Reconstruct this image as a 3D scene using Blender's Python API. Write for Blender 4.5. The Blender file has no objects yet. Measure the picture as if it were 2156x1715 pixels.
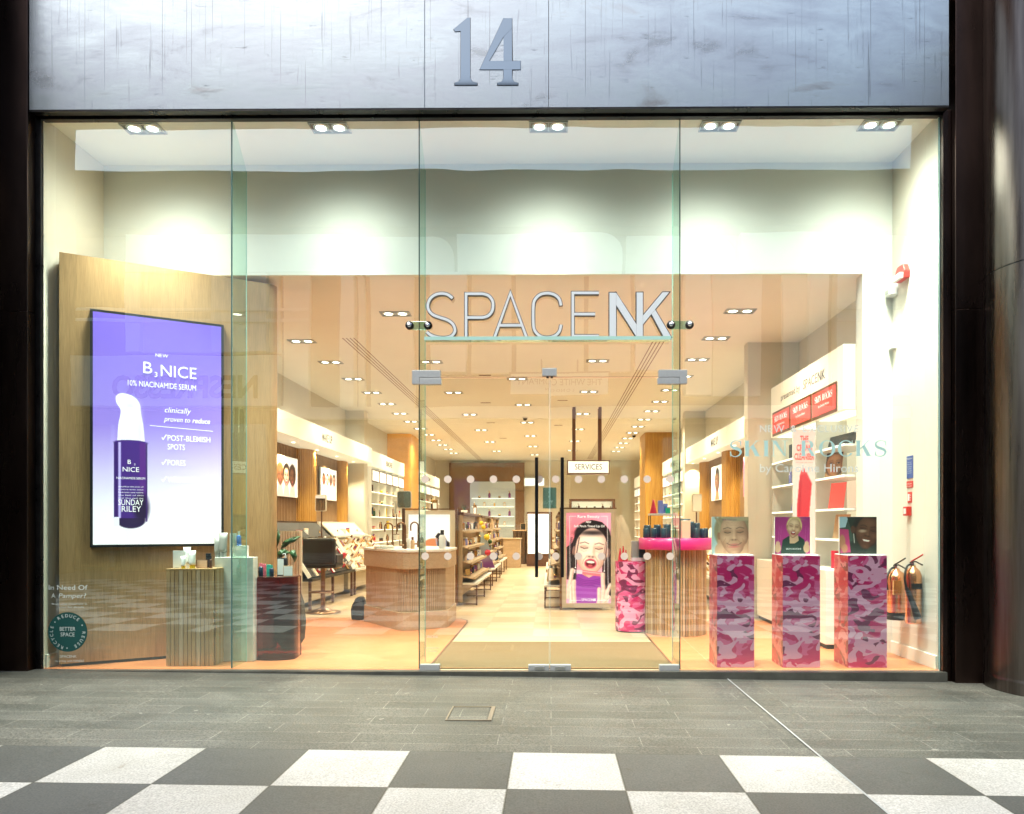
import bpy, math, random
import numpy as np
from mathutils import Vector, Matrix
R = math.radians; PI = math.pi
rnd = random.Random(14)
S = bpy.context.scene
COL = S.collection

# ---------------------------------------------------------------- camera
F, CX, CY, YAW, D, H = 1550., 1147., 1106., .0085, 7.04, 1.38
cd = bpy.data.cameras.new("camera"); cam = bpy.data.objects.new("camera", cd); COL.objects.link(cam)
cam.location = (0, -D, H); cam.rotation_euler = (R(90), 0, YAW)
cd.sensor_width = 36; cd.lens = 36 * F / 2156
cd.shift_x = -(CX - 1078) / 2156; cd.shift_y = (CY - 857.5) / 2156
cd.clip_start = .05; cd.clip_end = 400
S.camera = cam

# ---------------------------------------------------------------- sky, sun, exposure
w = bpy.data.worlds.new("World"); S.world = w; w.use_nodes = True
wn = w.node_tree.nodes; bg = wn["Background"]
sky = wn.new("ShaderNodeTexSky"); sky.sky_type = 'NISHITA'; sky.sun_disc = False
SUN_EL, SUN_AZ = R(60), R(212)
sky.sun_elevation = SUN_EL; sky.sun_rotation = SUN_AZ; sky.air_density = 1.2; sky.dust_density = 3.0; sky.ozone_density = 1.0
w.node_tree.links.new(sky.outputs[0], bg.inputs[0]); bg.inputs[1].default_value = .15
sl = bpy.data.lights.new("sun", 'SUN'); sl.energy = 1.9; sl.angle = R(25); sl.color = (1, .96, .9)
so = bpy.data.objects.new("sun", sl); COL.objects.link(so)
sd = Vector((math.sin(SUN_AZ) * math.cos(SUN_EL), math.cos(SUN_AZ) * math.cos(SUN_EL), math.sin(SUN_EL)))
so.rotation_euler = sd.to_track_quat('Z', 'Y').to_euler()
S.view_settings.view_transform = 'Standard'; S.view_settings.look = 'None'; S.view_settings.exposure = .85; S.view_settings.gamma = 1
S.render.engine = 'CYCLES'
S.cycles.use_denoising = True; S.cycles.max_bounces = 7; S.cycles.diffuse_bounces = 3; S.cycles.glossy_bounces = 3
S.cycles.transparent_max_bounces = 14; S.cycles.transmission_bounces = 4
S.cycles.caustics_reflective = False; S.cycles.caustics_refractive = False; S.cycles.sample_clamp_indirect = 4
INT = 3.7   # interior lamp power factor

# ---------------------------------------------------------------- measuring helpers (pixel of the photograph + known depth -> metres)
def ray(x, y):
    a = (x - CX) / F; b = -(y - CY) / F
    return (-math.sin(YAW) + a * math.cos(YAW), math.cos(YAW) + a * math.sin(YAW), b)
def at(x, y, Y=0.):
    d = ray(x, y); t = (Y + D) / d[1]; return (d[0] * t, H + d[2] * t)
def ax(x, y, X):
    d = ray(x, y); t = X / d[0]; return (-D + d[1] * t, H + d[2] * t)
def az(x, y, z=0.):
    d = ray(x, y); t = (z - H) / d[2]; return (d[0] * t, -D + d[1] * t)
def gz(x): return -.011 * (x + 4.85)
def gr(x, y):
    d = ray(x, y); t = (-.011 * 4.85 - H) / (d[2] + .011 * d[0]); return (d[0] * t, -D + d[1] * t)

# ---------------------------------------------------------------- materials
def lin(c): return tuple((v / 12.92 if v <= .04045 else ((v + .055) / 1.055) ** 2.4) for v in [q / 255 for q in c])
M = {}
def mat(name, base=(.5, .5, .5), rough=.5, metal=0., emit=None, es=1., noise=0., nscale=8., bump=0., bscale=60., spec=.5, stretch=(1, 1, 1), coat=0., base2=None, rnoise=0.):
    m = bpy.data.materials.new(name); m.use_nodes = True
    nt = m.node_tree; b = nt.nodes["Principled BSDF"]
    b.inputs['Base Color'].default_value = (*base, 1); b.inputs['Roughness'].default_value = rough
    b.inputs['Metallic'].default_value = metal; b.inputs['Specular IOR Level'].default_value = spec
    b.inputs['Coat Weight'].default_value = coat; b.inputs['Coat Roughness'].default_value = .05
    if emit: b.inputs['Emission Color'].default_value = (*emit, 1); b.inputs['Emission Strength'].default_value = es
    if noise or bump or base2 or rnoise:
        tc = nt.nodes.new('ShaderNodeTexCoord'); mp = nt.nodes.new('ShaderNodeMapping'); mp.inputs['Scale'].default_value = stretch
        nt.links.new(tc.outputs['Object'], mp.inputs[0])
        nz = nt.nodes.new('ShaderNodeTexNoise'); nz.inputs['Scale'].default_value = nscale; nz.inputs['Detail'].default_value = 5; nz.inputs['Roughness'].default_value = .6
        nt.links.new(mp.outputs[0], nz.inputs['Vector'])
        if noise or base2:
            cr = nt.nodes.new('ShaderNodeValToRGB'); e = cr.color_ramp.elements
            c1 = base2 if base2 else tuple(v * (1 - noise) for v in base)
            c2 = base if base2 else tuple(min(1, v * (1 + noise)) for v in base)
            e[0].position = .32; e[1].position = .68; e[0].color = (*c1, 1); e[1].color = (*c2, 1)
            nt.links.new(nz.outputs[0], cr.inputs[0]); nt.links.new(cr.outputs[0], b.inputs['Base Color'])
        if rnoise:
            mr = nt.nodes.new('ShaderNodeMapRange'); mr.inputs[1].default_value = .3; mr.inputs[2].default_value = .7
            mr.inputs[3].default_value = max(0, rough - rnoise); mr.inputs[4].default_value = rough + rnoise
            nt.links.new(nz.outputs[0], mr.inputs[0]); nt.links.new(mr.outputs[0], b.inputs['Roughness'])
        if bump:
            n2 = nt.nodes.new('ShaderNodeTexNoise'); n2.inputs['Scale'].default_value = bscale; n2.inputs['Detail'].default_value = 4
            nt.links.new(mp.outputs[0], n2.inputs['Vector'])
            bp = nt.nodes.new('ShaderNodeBump'); bp.inputs['Strength'].default_value = bump; bp.inputs['Distance'].default_value = .01
            nt.links.new(n2.outputs[0], bp.inputs['Height']); nt.links.new(bp.outputs[0], b.inputs['Normal'])
    M[name] = m; return m

mat('cream_wall', (.74, .70, .60), .75, noise=.03, nscale=1.5)
mat('white_wall', (.80, .78, .70), .7, noise=.02, nscale=2)
mat('ceiling_paint', (.93, .90, .84), .8, noise=.02, nscale=1)
mat('void_paint', (.88, .90, .84), .8, noise=.02, nscale=1)
mat('white_lam', (.80, .78, .72), .35)
mat('lit_white', (.85, .8, .7), .5, emit=(1, .86, .64), es=.3)  # weak emission stands in for lamplight on the white fascias
mat('shelf_white_glow', (.82, .78, .68), .4, emit=(1, .84, .60), es=.42)  # warm lamplight put into the shelf back panels as emission
mat('shelf_glow', (.85, .8, .7), .4, emit=(1, .93, .75), es=1.0)
mat('dark_metal', (.035, .033, .032), .32, .8, noise=.3, nscale=5, rnoise=.1)
mat('sill_metal', (.13, .135, .12), .45, .7, noise=.2, nscale=6)
mat('black_metal', (.015, .015, .015), .35, .6)
mat('bronze_clad', (.075, .05, .042), .30, 1., base2=(.045, .032, .028), nscale=1.3, stretch=(1.4, 1.4, .35), rnoise=.12, bump=.03, bscale=6)
mat('column_metal', (.19, .165, .145), .30, 1., base2=(.07, .052, .043), nscale=1.6, stretch=(5, 5, .28), rnoise=.08, bump=.04, bscale=5)  # light and dark vertical streaks imitate reflections on the columns
mat('bronze', (.28, .16, .09), .3, 1.)
mat('brown_metal', (.16, .075, .045), .4, .6)
mat('steel', (.60, .62, .62), .32, 1., noise=.05, nscale=40)
mat('satin_steel', (.42, .45, .45), .5, .35, noise=.05, nscale=60)
mat('chrome', (.8, .8, .8), .1, 1.)
mat('copper', (.78, .40, .22), .25, 1., noise=.08, nscale=6)
mat('black_plastic', (.012, .012, .013), .45)
mat('leather', (.018, .015, .014), .42, bump=.15, bscale=120)
mat('red', (.60, .03, .02), .4); mat('blue', (.05, .1, .35), .5); mat('sign_white', (.8, .8, .78), .5)
mat('text_white', (.85, .85, .85), .5); mat('text_dark', (.05, .045, .04), .5)
mat('text_glow', (.9, .9, .9), .5, emit=(1, 1, 1), es=.5)
mat('vinyl', (.62, .72, .68), .6, emit=None); mat('vinyl_teal', (.42, .68, .64), .6)
mat('vinyl_green', (.008, .075, .068), .45); mat('dot', (.78, .66, .54), .7)
mat('peach_floor', (.55, .20, .08), .38, noise=.05, nscale=2.5, rnoise=.08)
mat('mat_fibre', (.18, .105, .042), .95, noise=.25, nscale=140, bump=.6, bscale=260)
mat('trim_brown', (.14, .05, .025), .4)
mat('pink_gloss', (.62, .015, .17), .28, coat=.5)
mat('navy', (.012, .03, .06), .35); mat('navy2', (.02, .05, .075), .3); mat('pink', (.85, .18, .25), .35)
mat('teal', (.05, .42, .33), .35); mat('hot_red', (.6, .03, .06), .35); mat('lilac', (.22, .25, .6), .35)
mat('green_box', (.0, .35, .18), .4); mat('white_plastic', (.82, .82, .8), .35); mat('yellow', (.75, .52, .02), .35)
mat('grey_tube', (.33, .34, .31), .4); mat('sky_blue', (.06, .2, .6), .3); mat('tan', (.62, .4, .22), .5); mat('pale_peach', (.8, .55, .38), .4)
mat('gold', (.75, .5, .2), .25, .9); mat('mirror', (.85, .85, .85), .03, 1.); mat('dark_lens', (.03, .03, .03), .1)
mat('leaf', (.022, .075, .02), .4, noise=.4, nscale=7); mat('pot', (.7, .68, .6), .6)
mat('concrete_green', (.60, .64, .57), .75, noise=.13, nscale=7, bump=.1, bscale=40)
mat('lamp_glow', (1, 1, 1), .5, emit=(1, .93, .80), es=6.)
mat('lamp_glow_cool', (1, 1, 1), .5, emit=(.98, 1, .96), es=6.)
mat('downlight_small', (1, 1, 1), .5, emit=(1, .9, .7), es=5.)
mat('recess', (.25, .22, .19), .35, .6)
mat('board_white', (.85, .85, .82), .6)
mat('lightbox', (.9, .9, .9), .4, emit=(.93, .97, 1), es=.7)
mat('lightbox_warm', (.9, .9, .9), .4, emit=(1, .93, .8), es=.5)
mat('amber', (.62, .27, .06), .45, emit=(1, .42, .08), es=.22)
mat('brown_panel', (.20, .105, .05), .5, noise=.1, nscale=2)
mat('glass_green_edge', (.008, .06, .045), .12, spec=.8); mat('glass_pale_edge', (.42, .70, .62), .15)
mat('letter_face', (.70, .77, .79), .4); mat('letter_side', (.06, .075, .08), .35, .5)
mat('opp_stone', (.80, .77, .70), .75, noise=.05, nscale=2); mat('opp_stone_pale', (.90, .90, .86), .7, noise=.03, nscale=2)
mat('opp_dark', (.10, .09, .08), .45); mat('opp_soffit', (.12, .12, .11), .6); mat('opp_brown', (.22, .13, .09), .6)
mat('frame_cream', (.68, .62, .50), .5)
mat('kraft', (.62, .42, .25), .6); mat('plum', (.18, .03, .16), .45)

def glass(name, refl, tint, gl=(.92, 1, .96), rough=0.):
    m = bpy.data.materials.new(name); m.use_nodes = True; nt = m.node_tree; nt.nodes.clear()
    o = nt.nodes.new('ShaderNodeOutputMaterial'); mx = nt.nodes.new('ShaderNodeMixShader')
    t = nt.nodes.new('ShaderNodeBsdfTransparent'); g = nt.nodes.new('ShaderNodeBsdfGlossy')
    t.inputs[0].default_value = (*tint, 1); g.inputs[0].default_value = (*gl, 1); g.inputs['Roughness'].default_value = rough
    f = nt.nodes.new('ShaderNodeLayerWeight'); f.inputs[0].default_value = .5     # facing is the same from both sides of the pane
    pw = nt.nodes.new('ShaderNodeMath'); pw.operation = 'POWER'; pw.inputs[1].default_value = 5.
    mu = nt.nodes.new('ShaderNodeMath'); mu.operation = 'MULTIPLY_ADD'; mu.use_clamp = True; mu.inputs[1].default_value = 1 - refl; mu.inputs[2].default_value = refl
    L = nt.links.new
    tcg = nt.nodes.new('ShaderNodeTexCoord'); nzg = nt.nodes.new('ShaderNodeTexNoise'); nzg.inputs['Scale'].default_value = .9; nzg.inputs['Detail'].default_value = 1
    bpg = nt.nodes.new('ShaderNodeBump'); bpg.inputs['Distance'].default_value = .0022; bpg.inputs['Strength'].default_value = 1.
    L(tcg.outputs['Object'], nzg.inputs['Vector']); L(nzg.outputs[0], bpg.inputs['Height']); L(bpg.outputs[0], g.inputs['Normal'])
    L(f.outputs['Facing'], pw.inputs[0]); L(pw.outputs[0], mu.inputs[0]); L(mu.outputs[0], mx.inputs[0]); L(t.outputs[0], mx.inputs[1]); L(g.outputs[0], mx.inputs[2]); L(mx.outputs[0], o.inputs[0])
    M[name] = m; return m
glass('shop_glass', .22, (.85, .965, .905), (.86, .98, .93))
glass('fin_glass', .07, (.60, .82, .72))
glass('red_acrylic', .03, (.40, .12, .065), (1, .8, .7), .22)
glass('sign_glass', .16, (.70, .92, .92))
glass('opp_glass', .2, (.5, .5, .5))

def custom(name, fn, rough=.5, **kw):
    m = mat(name, rough=rough, **kw); nt = m.node_tree; fn(nt, nt.nodes["Principled BSDF"]); return m
def N(nt, t, **kw):
    n = nt.nodes.new(t)
    for k, v in kw.items(): setattr(n, k, v)
    return n
def ramp(nt, stops, mode='LINEAR'):
    cr = N(nt, 'ShaderNodeValToRGB'); cr.color_ramp.interpolation = mode; e = cr.color_ramp.elements
    e[0].position, e[0].color = stops[0][0], (*stops[0][1], 1); e[1].position, e[1].color = stops[1][0], (*stops[1][1], 1)
    for p, c in stops[2:]: q = e.new(p); q.color = (*c, 1)
    return cr
def coords(nt, scale=(1, 1, 1), loc=(0, 0, 0), rot=(0, 0, 0)):
    tc = N(nt, 'ShaderNodeTexCoord'); mp = N(nt, 'ShaderNodeMapping'); mp.inputs['Scale'].default_value = scale; mp.inputs['Location'].default_value = loc; mp.inputs['Rotation'].default_value = rot
    nt.links.new(tc.outputs['Object'], mp.inputs[0]); return mp
def noise(nt, vec, sc, det=3, dist=0., rough=.5):
    n = N(nt, 'ShaderNodeTexNoise'); n.inputs['Scale'].default_value = sc; n.inputs['Detail'].default_value = det; n.inputs['Distortion'].default_value = dist; n.inputs['Roughness'].default_value = rough
    nt.links.new(vec.outputs[0], n.inputs['Vector']); return n
def mixc(nt, a, b, fac, mode='MIX'):
    m = N(nt, 'ShaderNodeMix', data_type='RGBA', blend_type=mode); L = nt.links.new
    for s, k in ((fac, 0), (a, 6), (b, 7)):
        if isinstance(s, (int, float)): m.inputs[k].default_value = s
        elif isinstance(s, tuple): m.inputs[k].default_value = (*s, 1)
        else: L(s, m.inputs[k])
    return m.outputs[2]

def wood(name, c1, c2, vert=True, sc=1., rough=.5, figure=False):
    def fn(nt, b):
        mp = coords(nt, (9 * sc, 9 * sc, .7 * sc) if vert else (.7 * sc, 9 * sc, 9 * sc))
        n = noise(nt, mp, 3.2, 6, .6, .6); cr = ramp(nt, [(.3, c2), (.7, c1)]); nt.links.new(n.outputs[0], cr.inputs[0])
        mp2 = coords(nt, (70 * sc, 70 * sc, 2.2 * sc) if vert else (2.2 * sc, 70 * sc, 70 * sc))
        n2 = noise(nt, mp2, 3, 3); cr2 = ramp(nt, [(.35, (.72, .72, .72)), (.6, (1, 1, 1))]); nt.links.new(n2.outputs[0], cr2.inputs[0])
        nt.links.new(mixc(nt, cr.outputs[0], cr2.outputs[0], .8, 'MULTIPLY'), b.inputs['Base Color'])
        bp = N(nt, 'ShaderNodeBump'); bp.inputs['Strength'].default_value = .08; nt.links.new(n2.outputs[0], bp.inputs['Height']); nt.links.new(bp.outputs[0], b.inputs['Normal'])
    return custom(name, fn, rough)
wood('oak_screen_wall', (.53, .325, .145), (.42, .25, .105)); wood('oak_slat', (.56, .36, .165), (.36, .21, .085), sc=.8)
wood('oak_pale', (.58, .42, .26), (.48, .33, .19)); wood('oak_flat', (.56, .40, .25), (.47, .32, .185), vert=False)
wood('wood_gold', (.62, .34, .08), (.45, .22, .04), sc=.6, rough=.35); wood('wood_rib', (.40, .24, .12), (.28, .155, .07))
wood('wood_dark', (.13, .07, .035), (.07, .035, .02))

def camo(name, off, warm=0.):
    light, midp, mag, dark = (.80, .36, .56), (.72, .11, .31), (.60, .012, .145), (.20, .02, .09)
    if warm: light, midp, mag, dark = (.66, .22, .22), (.56, .08, .10), (.50, .025, .05), (.25, .05, .05)  # redder set for the plinth sides, reflected light put into the colour
    def fn(nt, b):
        L = nt.links.new
        def layer(seed, thr, w_=.004):
            mp = coords(nt, (4.2, 4.2, 6.4), (seed + off, seed * .7 + off, seed * 1.3))
            n = noise(nt, mp, 1.15, .9, 1.1); cr = ramp(nt, [(thr - w_, (0, 0, 0)), (thr + w_, (1, 1, 1))]); L(n.outputs[0], cr.inputs[0]); return cr.outputs[0]
        c = mixc(nt, mag, midp, layer(3.1, .50)); c = mixc(nt, c, light, layer(11.7, .545)); c = mixc(nt, c, dark, layer(23.9, .60)); c = mixc(nt, c, light, layer(37.3, .64))
        L(c, b.inputs['Base Color'])
    return custom(name, fn, .35, coat=.3)
camo('camo_a', 0.); camo('camo_b', 5.3); camo('camo_reflection', 2.2, 1.)

def f_paving(nt, b):
    L = nt.links.new
    mp = coords(nt)
    br = N(nt, 'ShaderNodeTexBrick'); br.offset = .37; br.offset_frequency = 2; br.squash = 1.0
    br.inputs['Scale'].default_value = 1.; br.inputs['Brick Width'].default_value = .95; br.inputs['Row Height'].default_value = .225
    br.inputs['Mortar Size'].default_value = .0025; br.inputs['Mortar Smooth'].default_value = .2; br.inputs['Bias'].default_value = 0.
    br.inputs['Color1'].default_value = (.072, .076, .068, 1); br.inputs['Color2'].default_value = (.096, .099, .09, 1); br.inputs['Mortar'].default_value = (.22, .22, .20, 1)
    L(mp.outputs[0], br.inputs['Vector'])
    n1 = noise(nt, mp, 90, 3); c1 = ramp(nt, [(.3, (.35, .35, .35)), (.72, (1.8, 1.8, 1.8))]); L(n1.outputs[0], c1.inputs[0])
    n2 = noise(nt, mp, 1.1, 6, .5, .65); c2 = ramp(nt, [(.3, (.66, .68, .66)), (.7, (1.3, 1.26, 1.18))]); L(n2.outputs[0], c2.inputs[0])
    c = mixc(nt, br.outputs[0], c1.outputs[0], .9, 'MULTIPLY'); c = mixc(nt, c, c2.outputs[0], .9, 'MULTIPLY')
    n4 = noise(nt, mp, 11, 2); c4 = ramp(nt, [(.745, (0, 0, 0)), (.765, (1, 1, 1))]); L(n4.outputs[0], c4.inputs[0]); c = mixc(nt, c, (.24, .235, .21), c4.outputs[0])
    n5 = noise(nt, coords(nt, (.5, 1.6, 1), (3, 1, 0)), 1.4, 5, .6, .7); c5 = ramp(nt, [(.36, (.74, .72, .68)), (.6, (1.06, 1.05, 1.03))]); L(n5.outputs[0], c5.inputs[0]); c = mixc(nt, c, c5.outputs[0], 1., 'MULTIPLY'); L(c, b.inputs['Base Color'])
    rr = N(nt, 'ShaderNodeMapRange'); rr.inputs[3].default_value = .38; rr.inputs[4].default_value = .62; L(n2.outputs[0], rr.inputs[0]); L(rr.outputs[0], b.inputs['Roughness'])
    bp = N(nt, 'ShaderNodeBump'); bp.inputs['Strength'].default_value = .25; bp.inputs['Distance'].default_value = .002; L(n1.outputs[0], bp.inputs['Height']); L(bp.outputs[0], b.inputs['Normal'])
custom('paving', f_paving)
def f_checker(nt, b):
    L = nt.links.new; T = .6435
    mp = coords(nt, (1 / T, 1 / T, 1))
    ck = N(nt, 'ShaderNodeTexChecker'); ck.inputs['Scale'].default_value = 1.; L(mp.outputs[0], ck.inputs[0])
    ck.inputs[1].default_value = (.082, .086, .079, 1); ck.inputs[2].default_value = (.45, .45, .425, 1)
    mo = coords(nt)
    n1 = noise(nt, mo, 95, 3); c1 = ramp(nt, [(.3, (.62, .62, .62)), (.7, (1.35, 1.35, 1.35))]); L(n1.outputs[0], c1.inputs[0])
    n2 = noise(nt, mo, .9, 6, .4, .7); c2 = ramp(nt, [(.3, (.78, .77, .74)), (.65, (1.06, 1.06, 1.06))]); L(n2.outputs[0], c2.inputs[0])
    n3 = noise(nt, mo, 9, 3); c3 = ramp(nt, [(.26, (.7, .66, .6)), (.33, (1, 1, 1))]); L(n3.outputs[0], c3.inputs[0])
    br = N(nt, 'ShaderNodeTexBrick'); br.offset = 0; br.inputs['Scale'].default_value = 1.; br.inputs['Brick Width'].default_value = 1.; br.inputs['Row Height'].default_value = 1.
    br.inputs['Mortar Size'].default_value = .009; br.inputs['Color1'].default_value = (1, 1, 1, 1); br.inputs['Color2'].default_value = (.92, .915, .895, 1); br.inputs['Mortar'].default_value = (.42, .41, .36, 1); L(mp.outputs[0], br.inputs['Vector'])
    c = mixc(nt, ck.outputs[0], c1.outputs[0], .9, 'MULTIPLY'); c = mixc(nt, c, c2.outputs[0], 1., 'MULTIPLY'); c = mixc(nt, c, c3.outputs[0], .8, 'MULTIPLY'); c = mixc(nt, c, br.outputs[0], 1., 'MULTIPLY')
    L(c, b.inputs['Base Color'])
    bp = N(nt, 'ShaderNodeBump'); bp.inputs['Strength'].default_value = .2; bp.inputs['Distance'].default_value = .002; L(n1.outputs[0], bp.inputs['Height']); L(bp.outputs[0], b.inputs['Normal'])
custom('checker', f_checker, .5)
def f_tile(nt, b):
    L = nt.links.new; mp = coords(nt, (1, 1, 1), (0, 0, 0), (0, 0, 0))
    br = N(nt, 'ShaderNodeTexBrick'); br.offset = .5; br.inputs['Scale'].default_value = 1.; br.inputs['Brick Width'].default_value = .9; br.inputs['Row Height'].default_value = .45
    br.inputs['Mortar Size'].default_value = .003; br.inputs['Color1'].default_value = (.50, .37, .235, 1); br.inputs['Color2'].default_value = (.57, .43, .28, 1); br.inputs['Mortar'].default_value = (.55, .42, .28, 1)
    L(mp.outputs[0], br.inputs['Vector'])
    m2 = coords(nt, (1.2, 5, 1)); n2 = noise(nt, m2, 1.6, 6, 1., .6); c2 = ramp(nt, [(.3, (.88, .86, .82)), (.7, (1.08, 1.08, 1.08))]); L(n2.outputs[0], c2.inputs[0])
    L(mixc(nt, br.outputs[0], c2.outputs[0], 1., 'MULTIPLY'), b.inputs['Base Color'])
custom('travertine', f_tile, .33)
def f_patina(nt, b):   # weathered metal of the fascia
    L = nt.links.new
    m1 = coords(nt, (.8, 1, 2.2)); n1 = noise(nt, m1, 1.3, 7, .5, .62)
    c = ramp(nt, [(.30, (.24, .26, .265)), (.42, (.42, .45, .455)), (.62, (.52, .56, .53)), (.75, (.45, .43, .39))]); L(n1.outputs[0], c.inputs[0])
    m2 = coords(nt, (16, 1, .55)); n2 = noise(nt, m2, 1.6, 5, .2, .7); d = ramp(nt, [(.31, (.45, .45, .45)), (.40, (1, 1, 1))]); L(n2.outputs[0], d.inputs[0])
    m3 = coords(nt, (1, 1, 5)); n3 = noise(nt, m3, 5, 6, 0, .7); e = ramp(nt, [(.27, (.3, .31, .31)), (.37, (1, 1, 1))]); L(n3.outputs[0], e.inputs[0])
    m4 = coords(nt, (75, 1, .35), (7, 0, 0)); n4 = noise(nt, m4, 1.2, 1, 0, .5); g = ramp(nt, [(.285, (.12, .12, .12)), (.305, (1, 1, 1))]); L(n4.outputs[0], g.inputs[0])
    x = mixc(nt, c.outputs[0], d.outputs[0], .7, 'MULTIPLY'); x = mixc(nt, x, e.outputs[0], .75, 'MULTIPLY'); x = mixc(nt, x, g.outputs[0], .6, 'MULTIPLY'); L(x, b.inputs['Base Color'])
    rr = N(nt, 'ShaderNodeMapRange'); rr.inputs[1].default_value = .3; rr.inputs[2].default_value = .7; rr.inputs[3].default_value = .30; rr.inputs[4].default_value = .14; L(n1.outputs[0], rr.inputs[0]); L(rr.outputs[0], b.inputs['Roughness'])
    bp = N(nt, 'ShaderNodeBump'); bp.inputs['Strength'].default_value = .05; bp.inputs['Distance'].default_value = .01; L(n3.outputs[0], bp.inputs['Height']); L(bp.outputs[0], b.inputs['Normal'])
custom('patina', f_patina, .3, metal=.9)
def attr_mat(name, es, rough=.5):
    def fn(nt, b):
        a = N(nt, 'ShaderNodeAttribute'); a.attribute_name = 'Col'; nt.links.new(a.outputs[0], b.inputs['Base Color'])
        if es: nt.links.new(a.outputs[0], b.inputs['Emission Color']); b.inputs['Emission Strength'].default_value = es; b.inputs['Base Color'].default_value = (.1, .1, .1, 1)
    return custom(name, fn, rough)
attr_mat('printed', 0., .4); attr_mat('printed_lit', .62, .35); attr_mat('printed_screen', .50, .3)

# ---------------------------------------------------------------- mesh building
def wloc(o):
    v = Vector((0, 0, 0))
    while o: v = v + o.location; o = o.parent
    return v
class MB:
    def __init__(s): s.v = []; s.f = []; s.m = []; s.mi = 0; s.sm = []
    def add(s, vs, fs, smooth=False):
        n = len(s.v); s.v += [tuple(p) for p in vs]
        for f in fs: s.f.append(tuple(i + n for i in f)); s.m.append(s.mi); s.sm.append(smooth)
        return s
    def box(s, x0, x1, y0, y1, z0, z1, rz=0., piv=None):
        vs = [(x, y, z) for z in (z0, z1) for y in (y0, y1) for x in (x0, x1)]
        if rz:
            px, py = piv or ((x0 + x1) / 2, (y0 + y1) / 2); c, q = math.cos(rz), math.sin(rz)
            vs = [(px + (x - px) * c - (y - py) * q, py + (x - px) * q + (y - py) * c, z) for x, y, z in vs]
        return s.add(vs, [(0, 2, 3, 1), (4, 5, 7, 6), (0, 1, 5, 4), (2, 6, 7, 3), (0, 4, 6, 2), (1, 3, 7, 5)])
    def prism(s, pts, z0, z1, smooth=False):
        n = len(pts); vs = [(x, y, z0) for x, y in pts] + [(x, y, z1) for x, y in pts]
        s.add(vs, [tuple(range(n))[::-1], tuple(range(n, 2 * n))])
        b = len(s.v) - 2 * n
        if smooth: b += 2 * n; s.add(vs, [])
        for i in range(n): j = (i + 1) % n; s.f.append((b + i, b + j, b + n + j, b + n + i)); s.m.append(s.mi); s.sm.append(smooth)
        return s
    def xprism(s, pts, y0, y1):     # outline in x,z extruded along y
        n = len(pts); vs = [(x, y0, z) for x, z in pts] + [(x, y1, z) for x, z in pts]
        return s.add(vs, [tuple(range(n)), tuple(range(n, 2 * n))[::-1]] + [(i, n + i, n + (i + 1) % n, (i + 1) % n) for i in range(n)])
    def yprism(s, pts, x0, x1):     # outline in y,z extruded along x
        n = len(pts); vs = [(x0, y, z) for y, z in pts] + [(x1, y, z) for y, z in pts]
        return s.add(vs, [tuple(range(n))[::-1], tuple(range(n, 2 * n))] + [(i, (i + 1) % n, n + (i + 1) % n, n + i) for i in range(n)])
    def lathe(s, prof, cx=0, cy=0, z=0, seg=20, smooth=True, ax_='z'):
        n = len(prof); vs = []
        for k in range(seg):
            a = 2 * PI * k / seg; c, q = math.cos(a), math.sin(a)
            for r, h in prof:
                vs.append((cx + r * c, cy + r * q, z + h) if ax_ == 'z' else (cx + r * c, cy + h, z + r * q) if ax_ == 'y' else (cx + h, cy + r * c, z + r * q))
        fs = []
        for k in range(seg):
            k2 = (k + 1) % seg
            for i in range(n - 1): fs.append((k * n + i, k2 * n + i, k2 * n + i + 1, k * n + i + 1))
        s.add(vs, fs, smooth)
        b = len(s.v) - seg * n
        for i in (0, n - 1):
            if prof[i][0] > 1e-5: s.add([s.v[b + k * n + i] for k in range(seg)], [tuple(range(seg))])     # caps have vertices of their own, so the sides stay straight
        return s
    def cyl(s, cx, cy, z0, z1, r, seg=20): return s.lathe([(r, 0), (r, z1 - z0)], cx, cy, z0, seg)
    def tube(s, pts, r, seg=8, radii=None):
        P = [Vector(p) for p in pts]; n = len(P); vs = []; up = None
        for i, p in enumerate(P):
            t = (P[min(i + 1, n - 1)] - P[max(i - 1, 0)]).normalized()
            if up is None: up = Vector((0, 0, 1)) if abs(t.z) < .9 else Vector((1, 0, 0))
            a = t.cross(up).normalized(); b = a.cross(t).normalized(); up = b
            rr = radii[i] if radii else r
            for k in range(seg): th = 2 * PI * k / seg; vs.append(p + (a * math.cos(th) + b * math.sin(th)) * rr)
        fs = [(i * seg + k, i * seg + (k + 1) % seg, (i + 1) * seg + (k + 1) % seg, (i + 1) * seg + k) for i in range(n - 1) for k in range(seg)]
        s.add(vs, fs, True); b = len(s.v) - n * seg
        for i0 in (0, (n - 1) * seg): s.add([s.v[b + i0 + k] for k in range(seg)], [tuple(range(seg))])
        return s
    def build(s, name, mats, parent=None, bev=0., loc=None, fixn=True):
        me = bpy.data.meshes.new(name)
        o = bpy.data.objects.new(name, me)
        if parent: o.parent = parent; off = wloc(parent)
        elif loc: o.location = loc; off = Vector(loc)
        else: off = Vector((0, 0, 0))
        me.from_pydata([(a - off.x, b - off.y, c - off.z) for a, b, c in s.v], [], s.f)
        if not isinstance(mats, (list, tuple)): mats = [mats]
        for m in mats: me.materials.append(M[m] if isinstance(m, str) else m)
        me.polygons.foreach_set('material_index', s.m); me.polygons.foreach_set('use_smooth', s.sm)
        COL.objects.link(o)
        if fixn:
            import bmesh
            bm = bmesh.new(); bm.from_mesh(me); bmesh.ops.recalc_face_normals(bm, faces=bm.faces); bm.to_mesh(me); bm.free()
        me.update()
        if bev:
            md = o.modifiers.new('edges', 'BEVEL'); md.width = bev; md.segments = 2; md.limit_method = 'ANGLE'; md.angle_limit = R(40)
        return o
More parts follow.
